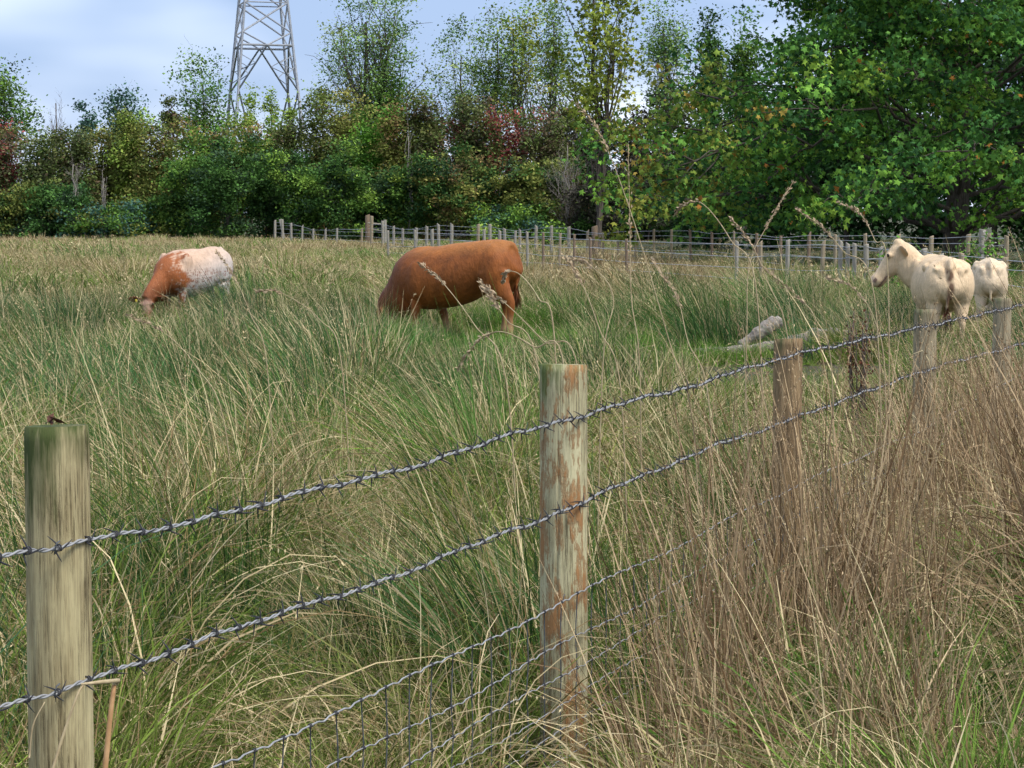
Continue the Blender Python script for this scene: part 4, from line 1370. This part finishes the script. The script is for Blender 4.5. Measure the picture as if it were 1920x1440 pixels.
def clump(n, r, h, width, lean=.25, curl=.6, seg=4, rs=None, wind=(-.25, 0.), base_open=.35, seeds=0, seed_len=.02, hvar=.35, leafy=0, lie=0.):
    """one tuft; blades as tapering strips. attributes rnd (per blade) and t (along the blade)"""
    rs = rs or RS
    a = rs.rand(n) * 2 * np.pi
    rr = r * np.sqrt(rs.rand(n))
    root = np.stack([rr * np.cos(a), rr * np.sin(a), np.zeros(n) - .02], -1)
    H = h * (1 + hvar * (rs.rand(n) * 2 - 1))
    a2 = a + rs.normal(size=n) * .8
    out = np.stack([np.cos(a2), np.sin(a2), np.zeros(n)], -1)
    tilt = np.abs(lean + rs.normal(size=n) * lean * .6)
    cu = np.abs(curl + rs.normal(size=n) * curl * .5)
    wv = np.array([wind[0], wind[1], 0.])
    t = np.linspace(0, 1, seg + 1)
    # direction angle from vertical grows along the blade
    ang = tilt[:, None] + cu[:, None] * t[None] ** 1.3 * 1.4
    ang = np.clip(ang, 0, 2.5)
    dirs = np.cos(ang)[..., None] * np.array([0, 0, 1.]) + np.sin(ang)[..., None] * out[:, None] + wv[None, None] * (t[None, :, None] + .25) * 1.2
    dirs /= np.linalg.norm(dirs, axis=2)[..., None]
    step = H[:, None, None] / seg
    pts = root[:, None] + np.concatenate([np.zeros((n, 1, 3)), np.cumsum(dirs[:, :-1] * step, axis=1)], axis=1)
    pts[..., 2] = np.maximum(pts[..., 2], .01 + .02 * rs.rand(n)[:, None])
    sd = rs.normal(size=(n, 3)); sd[:, 2] *= .3
    sd = sd - 0
    side = np.cross(dirs, sd[:, None]); side /= np.linalg.norm(side, axis=2)[..., None] + 1e-9
    w = width * (.6 + .8 * rs.rand(n))[:, None] * (1 - t[None] ** 1.6 * .9)
    L, R_ = pts + side * w[..., None] / 2, pts - side * w[..., None] / 2
    V = np.stack([L, R_], 2).reshape(-1, 3)
    k = np.arange(seg)
    b = (np.arange(n) * (seg + 1) * 2)[:, None]
    F = np.stack([b + k * 2, b + k * 2 + 1, b + k * 2 + 3, b + k * 2 + 2], -1).reshape(-1, 4)
    rnd = np.repeat(rs.rand(n), (seg + 1) * 2)
    tt = np.tile(np.repeat(t, 2), n)
    if seeds:
        m = int(n * seeds)
        C, D, rn = [], [], []
        for j in range(m):
            q = rs.randint(10, 22)
            u = .72 + .28 * rs.rand(q)
            for kk in range(3): pass
            C.append(np.stack([np.interp(u * seg, np.arange(seg + 1), pts[j, :, kk]) for kk in range(3)], -1) + rs.normal(size=(q, 3)) * seed_len * .35)
            D.append(np.repeat(dirs[j, -1][None], q, 0))
            rn.append(np.full(q, rs.rand() * .3))
        C, D, rn = np.concatenate(C), np.concatenate(D), np.concatenate(rn)
        V2, F2 = flake_mesh('s', C, D, np.full(len(C), seed_len), rs, .5)
        F = np.concatenate([F, F2 + len(V)])
        V = np.concatenate([V, V2])
        rnd = np.concatenate([rnd, np.repeat(rn, 4) * 0.0 + np.repeat(rs.rand(len(C)) * .02, 4)])
        tt = np.concatenate([tt, np.ones(len(V2))])
    return mesh_np('tuft', V, F, {'rnd': rnd, 't': tt})


def scatter(name, label, cat, P, rot, scale, variants, mat, tint, dry):
    """one object whose points carry the tufts (geometry nodes)"""
    colx = bpy.data.collections.new(name + '_tufts')
    for i, me in enumerate(variants):
        if not me.materials: me.materials.append(mat)
        o = bpy.data.objects.new('tuft_source%02d' % i, me)
        colx.objects.link(o)
    n = len(P)
    me = bpy.data.meshes.new(name)
    me.vertices.add(n); me.vertices.foreach_set('co', P.astype(np.float32).ravel())
    def av(k, a): me.attributes.new(k, 'FLOAT_VECTOR', 'POINT').data.foreach_set('vector', a.astype(np.float32).ravel())
    def af(k, a): me.attributes.new(k, 'FLOAT', 'POINT').data.foreach_set('value', a.astype(np.float32))
    av('rot', rot); af('size', scale); av('tint', tint); af('dry', dry)
    me.attributes.new('vi', 'INT', 'POINT').data.foreach_set('value', RS.randint(0, len(variants), n).astype(np.int32))
    o = obj(name, me, None)
    tag(o, label, cat, kind='stuff')
    g = bpy.data.node_groups.new(name + '_scatter', 'GeometryNodeTree')
    g.interface.new_socket('Geometry', in_out='INPUT', socket_type='NodeSocketGeometry')
    g.interface.new_socket('Geometry', in_out='OUTPUT', socket_type='NodeSocketGeometry')
    gi, go = g.nodes.new('NodeGroupInput'), g.nodes.new('NodeGroupOutput')
    iop = g.nodes.new('GeometryNodeInstanceOnPoints')
    ci = g.nodes.new('GeometryNodeCollectionInfo')
    ci.inputs['Collection'].default_value = colx
    ci.inputs['Separate Children'].default_value = True
    ci.inputs['Reset Children'].default_value = True
    def na(k, typ):
        q = g.nodes.new('GeometryNodeInputNamedAttribute'); q.data_type = typ; q.inputs['Name'].default_value = k
        return q.outputs[0]
    e2r = g.nodes.new('FunctionNodeEulerToRotation')
    g.links.new(na('rot', 'FLOAT_VECTOR'), e2r.inputs[0])
    g.links.new(gi.outputs[0], iop.inputs['Points'])
    g.links.new(ci.outputs[0], iop.inputs['Instance'])
    iop.inputs['Pick Instance'].default_value = True
    g.links.new(na('vi', 'INT'), iop.inputs['Instance Index'])
    g.links.new(e2r.outputs[0], iop.inputs['Rotation'])
    g.links.new(na('size', 'FLOAT'), iop.inputs['Scale'])
    g.links.new(iop.outputs[0], go.inputs[0])
    md = o.modifiers.new('scatter', 'NODES'); md.node_group = g
    return o


def wedge(y0, y1, dens, margin=1.6, k=.30):
    """random points in the part of the field the camera (and a step aside of it) can see"""
    area = 0.5 * (2 * (k * y0 + margin) + 2 * (k * y1 + margin)) * (y1 - y0)
    n = int(area * dens * 1.9)
    Y = y0 + (y1 - y0) * RS.rand(n)
    wmax = k * y1 + margin
    X = (RS.rand(n) * 2 - 1) * wmax
    ok = np.abs(X) < k * Y + margin
    X, Y = X[ok], Y[ok]
    m = int(area * dens)
    return X[:m], Y[:m]


def fn(x, y, f, seed):
    r = np.random.RandomState(seed)
    s = 0
    for k in range(5):
        a = r.rand() * 6.28
        s = s + np.sin((x * math.cos(a) + y * math.sin(a)) * f * (1 + .5 * k) + r.rand() * 6.28) / (1 + .3 * k)
    return s / 2.2


def fence_side(X, Y):
    """>0 on the camera's side of the near fence"""
    fxp = (2600.0 - K / np.maximum(Y, .5) - CX) / FPX * Y
    return X - fxp


def to_px(X, Y): return CX + X / Y * FPX, HORIZON + EYE / Y * FPX
def blob(X, Y, px, py, wx, wy):
    """1 near the ground point shown at pixel (px, py)"""
    gx, gy = to_px(X, Y)
    return np.exp(-((gx - px) / wx) ** 2 - ((gy - py) / wy) ** 2)


GRN = np.array([.105, .215, .030]); LUSH = np.array([.14, .31, .035]); RUSH = np.array([.048, .115, .045]); OLIVE = np.array([.20, .235, .045])
RUST = np.array([.27, .17, .095]); BUFF = np.array([.46, .38, .21])


def lerp(a, b, f): return a * (1 - f[:, None]) + b * f[:, None]


def lay(name, label, bands, kinds_fn, mat=M_GRASS, cat='grass', hc=.5, loose=.07):
    """bands: (y0, y1, density, variants, scale); kinds_fn(X, Y) -> keep prob, scale, tint, dry"""
    for bi, (y0, y1, dens, var, sc) in enumerate(bands):
        X, Y = wedge(y0, y1, dens)
        keep, s, tint, dry = kinds_fn(X, Y)
        ok = RS.rand(len(X)) < keep
        X, Y, s, tint, dry = X[ok], Y[ok], s[ok], tint[ok], dry[ok]
        if not len(X): continue
        P = np.stack([X, Y, gh(X, Y)], -1)
        fl = fn(X, Y, 2.1, 77) * 1.3                      # neighbouring tufts lie the same way
        lay_ = .10 + .16 * np.clip(fn(X, Y, 2.7, 78), 0, 1)
        rot = np.stack([RS.normal(size=len(X)) * loose + np.sin(fl) * lay_, RS.normal(size=len(X)) * loose - np.cos(fl) * lay_ * .5, RS.uniform(-.8, .8, len(X)) + fl * .6], -1)
        front = (fence_side(X, Y) > -.16) & (X / Y * FPX + CX < 1170) & (Y < 7)
        s = s * np.where(front, .10, 1.)
        s = s * (1 + .36 * fn(X, Y, 3.3, 79)) * np.where(Y > 30, (1 + .4 * fn(X, Y, .55, 91)) * .78, 1) * (1 - .42 * np.clip((Y - 36) / 60, 0, 1)) * (1 - .45 * clear_zone(X, Y))
        # cropped by the animals: how tall the sward can be in front of them
        px_, _ = to_px(X, Y)
        yl = np.full(len(X), 452.) + 28 * RS.rand(len(X))
        for x0, x1, yy in ((228, 322, 588), (322, 425, 566), (700, 860, 580), (860, 1020, 626), (1020, 1110, 600), (1290, 1715, 700 if hc < .9 else 590), (1720, 1910, 600)):
            yl = np.where((px_ > x0) & (px_ < x1), yy + 26 * (RS.rand(len(X)) - .5), yl)
        if hc > .55 and mat is M_STALK: yl = np.where(px_ > 1290, 705 - 60 * (RS.rand(len(X)) - .5) - .08 * (px_ - 1290), yl)
        yl = yl - np.where(RS.rand(len(X)) < .12, 110 * RS.rand(len(X)), 0) * (hc > .9)
        if mat is M_STALK: pass
        lim = np.where((px_ > 1290) & (px_ < 1715), 22.4, 23. if hc > .9 else 28.5)
        zmax = np.where(Y < lim, np.maximum(EYE - (yl - HORIZON) / FPX * Y, np.where((px_ > 1290) & (px_ < 1715), .07, .16)), 9.)
        s = np.minimum(s, zmax / (hc * sc))
        # beyond the far fence: short sparse grass, maple's shade put into its tint
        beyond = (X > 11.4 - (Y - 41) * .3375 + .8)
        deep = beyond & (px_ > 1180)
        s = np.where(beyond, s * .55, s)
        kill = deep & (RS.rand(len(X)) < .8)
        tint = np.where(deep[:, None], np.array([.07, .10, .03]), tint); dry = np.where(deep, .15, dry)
        X, Y, s, tint, dry, rot, P = X[~kill], Y[~kill], s[~kill], tint[~kill], dry[~kill], rot[~kill], P[~kill]
        tint = tint * (1 + .30 * fn(X, Y, 2.4, 80 + bi))[:, None] * (1 + .18 * fn(X, Y, .7, 90))[:, None]
        dry = dry + .22 * fn(X, Y, 2.8, 84 + bi)
        tint = tint * (1 + RS.normal(size=(len(X), 1)) * .14)
        scatter(name, label[bi] if isinstance(label, list) else label, cat, P, rot, sc * s * (.75 + .35 * RS.rand(len(X))), var, mat, np.clip(tint, .01, .9), np.clip(dry, 0, 1))


def short_zone(X, Y):
    return np.clip(blob(X, Y, 1040, 650, 130, 22) + blob(X, Y, 900, 640, 80, 14) + blob(X, Y, 1200, 690, 120, 20) + .8 * blob(X, Y, 1340, 655, 120, 25) + blob(X, Y, 840, 845, 60, 30), 0, 1)


def clear_zone(X, Y):
    return np.clip(blob(X, Y, 270, 640, 75, 32) + .7 * blob(X, Y, 740, 660, 90, 28) + .9 * blob(X, Y, 940, 668, 120, 32) + blob(X, Y, 1790, 720, 130, 45), 0, 1)


def brown_zone(X, Y):
    return np.clip(blob(X, Y, 1150, 520, 260, 26) + .8 * blob(X, Y, 430, 760, 90, 25) + .7 * blob(X, Y, 100, 590, 130, 25) + .5 * blob(X, Y, 1300, 560, 200, 25), 0, 1)


def meadow(X, Y):
    n1, n2 = fn(X, Y, .5, 1), fn(X, Y, 1.7, 2)
    sh = short_zone(X, Y)
    n3 = fn(X * .7, Y, .33, 7) * np.clip((Y - 14) / 10, 0, 1)
    tint = lerp(np.tile(GRN, (len(X), 1)), OLIVE, np.clip(.45 + n1 * .5, 0, 1))
    dkz = np.clip(blob(X, Y, 720, 690, 300, 38) + .7 * blob(X, Y, 250, 640, 160, 30) + .8 * blob(X, Y, 1240, 640, 70, 22), 0, 1)
    tint = lerp(tint, RUSH, dkz * .65)
    tint = lerp(tint, np.array([.10, .26, .035]), np.clip(n3 * 1.3 - .2, 0, .9))
    tint = lerp(tint, RUST * .8, np.clip(-n3 * 1.2 - .3, 0, .8))
    tint = lerp(tint, LUSH, np.clip(sh * 1.1 + np.clip(n2 - .75, 0, 1), 0, 1))
    tint = lerp(tint, RUST, np.clip(brown_zone(X, Y) * 1.1, 0, .9) * (1 - sh))
    dry = np.clip(.12 + n2 * .2 + .25 * np.clip((Y - 40) / 40, 0, 1), .05, .85) * (1 - sh * .9) - .25 * np.clip(n3, 0, 1) - .15 * dkz
    s = (1 + .3 * n2) * (1 - .62 * sh)
    bank = np.clip(fence_side(X, Y) / .3, 0, 1) * (Y > 4.9) * (1 - .9 * blob(X, Y, 1880, 1370, 280, 200))
    return 1 - .55 * bank, s * (1 - .35 * bank), tint, dry + .35 * bank


def mk(k, **kw): return [clump(rs=np.random.RandomState(1000 + i * 7 + int(kw['width'] * 1e5)), **kw) for i in range(k)]


near_v = mk(6, n=90, r=.16, h=.42, width=.0052, lean=.38, curl=.85, seg=5)
mid_v = mk(5, n=90, r=.26, h=.46, width=.0075, lean=.35, curl=.7, seg=4)
far_v = mk(5, n=90, r=.5, h=.48, width=.018, lean=.35, curl=.65, seg=3)
vfar_v = mk(4, n=90, r=.95, h=.5, width=.042, lean=.35, curl=.6, seg=3)
lay('meadow_grass', ['mixed green and straw meadow grass in the foreground', 'mixed green meadow grass of the middle of the pasture', 'green and buff grass of the far pasture', 'pale grass at the far edge of the pasture'],
    [(3.4, 12, 32, near_v, 1.0), (12, 34, 17, mid_v, 1.0), (34, 75, 5.2, far_v, 1.0), (75, 134, 2.6, vfar_v, 1.0)], meadow)


def turf(X, Y):
    px_, py_ = to_px(X, Y)
    z = np.clip(short_zone(X, Y) + clear_zone(X, Y) + ((px_ > 1280) & (px_ < 1730) & (py_ > 640) & (py_ < 790)), 0, 1)
    return z, 1 + 0 * X, lerp(np.tile(LUSH, (len(X), 1)), OLIVE, RS.rand(len(X)) * .8), np.full(len(X), .16)


lay('short_turf', 'short bright grazed turf around the cattle and the fallen branch', [(13, 32, 26, mk(4, n=70, r=.20, h=.13, width=.009, lean=.5, curl=.6, seg=3), 1.0)], turf)


def rushes(X, Y):
    n1, n2 = np.where(Y < 40, fn(X, Y, 2.3, 11), fn(X, Y, .9, 11)), fn(X, Y, .35, 12)
    gx, gy = to_px(X, Y)
    zone = np.clip(blob(X, Y, 700, 740, 380, 70) + .8 * blob(X, Y, 230, 660, 200, 50) + .7 * blob(X, Y, 1240, 650, 90, 25) + .6 * blob(X, Y, 1570, 640, 120, 40) + .75 * blob(X, Y, 130, 820, 240, 60) + .35, 0, 1)
    keep = np.clip((n1 + .05) * 3.2, 0, 1) * np.clip(zone * 1.3, 0, 1) * (1 - short_zone(X, Y)) * (1 - .7 * brown_zone(X, Y)) * (fence_side(X, Y) < .1)
    tint = lerp(np.tile(RUSH, (len(X), 1)), GRN, np.clip(.3 + n2 * .5, 0, 1))
    dry = np.clip(.16 + .1 * n2, .03, .5) + 0 * X
    return keep, 1 + .2 * n1, tint, dry


rn = mk(5, n=95, r=.12, h=.70, width=.0042, lean=.28, curl=.42, seg=5, wind=(-.5, 0), seeds=.05, seed_len=.010)
rm = mk(5, n=100, r=.22, h=.66, width=.0065, lean=.26, curl=.4, seg=4, wind=(-.5, 0), seeds=.03, seed_len=.015)
rf = mk(4, n=90, r=.42, h=.62, width=.016, lean=.28, curl=.4, seg=3, wind=(-.5, 0), seeds=.25, seed_len=.045)
lay('rushes', ['dark green rushes leaning left in the foreground', 'blue green rush tussocks of the middle pasture', 'rush tussocks of the far pasture'],
    [(4.5, 12, 24, rn, 1.0), (12, 34, 14, rm, .95), (34, 80, 1.5, rf, 1.0)], rushes, cat='rushes', hc=.75)


def strawy(X, Y):
    n1, n2 = fn(X, Y, 1.3, 21), fn(X, Y, .4, 22)
    keep = np.clip(.55 + n1 * .6 + .3 * blob(X, Y, 250, 1000, 400, 160) - .5 * (fn(X, Y, 2.3, 11) > .1) * (Y < 40), 0, 1) * (1 - short_zone(X, Y)) * np.clip(.9 - .9 * fn(X * .7, Y, .33, 7) * np.clip((Y - 14) / 10, 0, 1), .15, 1)
    tint = lerp(np.tile(OLIVE * 1.1, (len(X), 1)), BUFF, np.clip(.4 + n2 * .4, 0, 1))
    tint = lerp(tint, RUST, np.clip(brown_zone(X, Y) + .25 * (Y > 34) + .2 * n1, 0, .8))
    dry = np.clip(.50 + .25 * n1 + .15 * brown_zone(X, Y), .2, .95)
    return keep, 1 + .15 * n2, tint, dry


sn = mk(6, n=50, r=.2, h=.74, width=.0046, lean=.62, curl=1.15, seg=7, wind=(-.35, 0), seeds=.03, seed_len=.012)
sm = mk(5, n=46, r=.3, h=.70, width=.0060, lean=.5, curl=.8, seg=5, wind=(-.35, 0), seeds=.06, seed_len=.015)
sf_ = mk(5, n=46, r=.5, h=.66, width=.013, lean=.42, curl=.6, seg=4, wind=(-.35, 0), seeds=.25, seed_len=.03)
svf = mk(4, n=46, r=.9, h=.62, width=.030, lean=.4, curl=.5, seg=3, wind=(-.35, 0), seeds=.3, seed_len=.06)
lay('dry_grass', ['long straw coloured grass bent over in the foreground', 'buff bent grass in the middle of the pasture', 'brown seeding grass of the far pasture', 'buff seeding grass at the far edge of the pasture'],
    [(3.4, 12, 20, sn, 1.0), (12, 34, 6.5, sm, .85), (34, 75, 2.8, sf_, 1.0), (75, 134, .9, svf, 1.0)], strawy, hc=.62)


def stalks(X, Y):
    sd = fence_side(X, Y)
    gx, gy = to_px(X, Y)
    n1 = fn(X, Y, 2.2, 31)
    keep = 1.25 * np.clip((sd - .04) / .3, 0, 1) * np.clip((Y - 4.9) / .6, 0, 1) * np.clip((19 - Y) / 5, 0, 1) * np.clip(.75 + n1 * .5, 0, 1)
    keep = keep * (1 - .93 * np.clip(1.5 * blob(X, Y, 1880, 1370, 230, 190), 0, 1)) * np.clip((gx - 1150) / 120, 0, 1)
    tint = lerp(np.tile(np.array([.22, .15, .07]), (len(X), 1)), np.array([.16, .20, .06]), np.clip(fn(X, Y, 1.9, 33), 0, 1))
    s = .95 + .12 * n1 - .25 * np.clip((8.0 - Y) / 2.0, 0, 1)
    return keep, s, tint, np.full(len(X), .93)


def stalk_clump(seed):
    rs = np.random.RandomState(seed)
    return clump(n=19, r=.18, h=1.12, width=.0072, lean=.13, curl=.18, seg=6, wind=(-.10, 0), seeds=.7, seed_len=.011, hvar=.3, rs=rs)
def leaf_clump(seed):
    rs = np.random.RandomState(seed)
    return clump(n=40, r=.2, h=.66, width=.0085, lean=.42, curl=1.2, seg=6, wind=(-.12, 0), hvar=.5, rs=rs)
lay('tall_dry_stalks', 'dense tall brown dead grass stalks along the near side of the fence on the right', [(4.9, 19, 36, [stalk_clump(900 + i) for i in range(6)], 1.0)], stalks, M_STALK, hc=1.15, loose=.09)
lay('dead_grass_leaves', 'curled dead brown leaves among the tall stalks', [(4.9, 17, 26, [leaf_clump(930 + i) for i in range(5)], 1.0)], stalks, M_STALK, hc=.6, loose=.2)


def thatch(X, Y):
    n1 = fn(X, Y, 1.6, 41)
    return np.clip(.5 + .6 * n1, 0, 1), 1 + 0 * X, lerp(np.tile(RUST, (len(X), 1)), OLIVE, RS.rand(len(X))), np.full(len(X), .8)


lay('thatch', 'flattened dead grass lying under the standing blades', [(3.6, 13, 14, mk(5, n=46, r=.3, h=.42, width=.0075, lean=1.25, curl=.5, seg=4, hvar=.6), 1.0)], thatch, loose=.02)


def verge(X, Y):
    keep = np.clip(1.9 * blob(X, Y, 1870, 1350, 240, 170) + .25 * blob(X, Y, 1600, 1430, 300, 80), 0, 1) * (fence_side(X, Y) > .1)
    return keep, 1 + 0 * X, lerp(np.tile(LUSH, (len(X), 1)), np.array([.13, .22, .06]), RS.rand(len(X))), np.full(len(X), .1)


lay('verge_grass', 'broad bright green grass blades in the bottom right corner', [(4.6, 8.5, 40, mk(5, n=34, r=.14, h=.42, width=.0085, lean=.4, curl=.8, seg=6), 1.0)], verge)
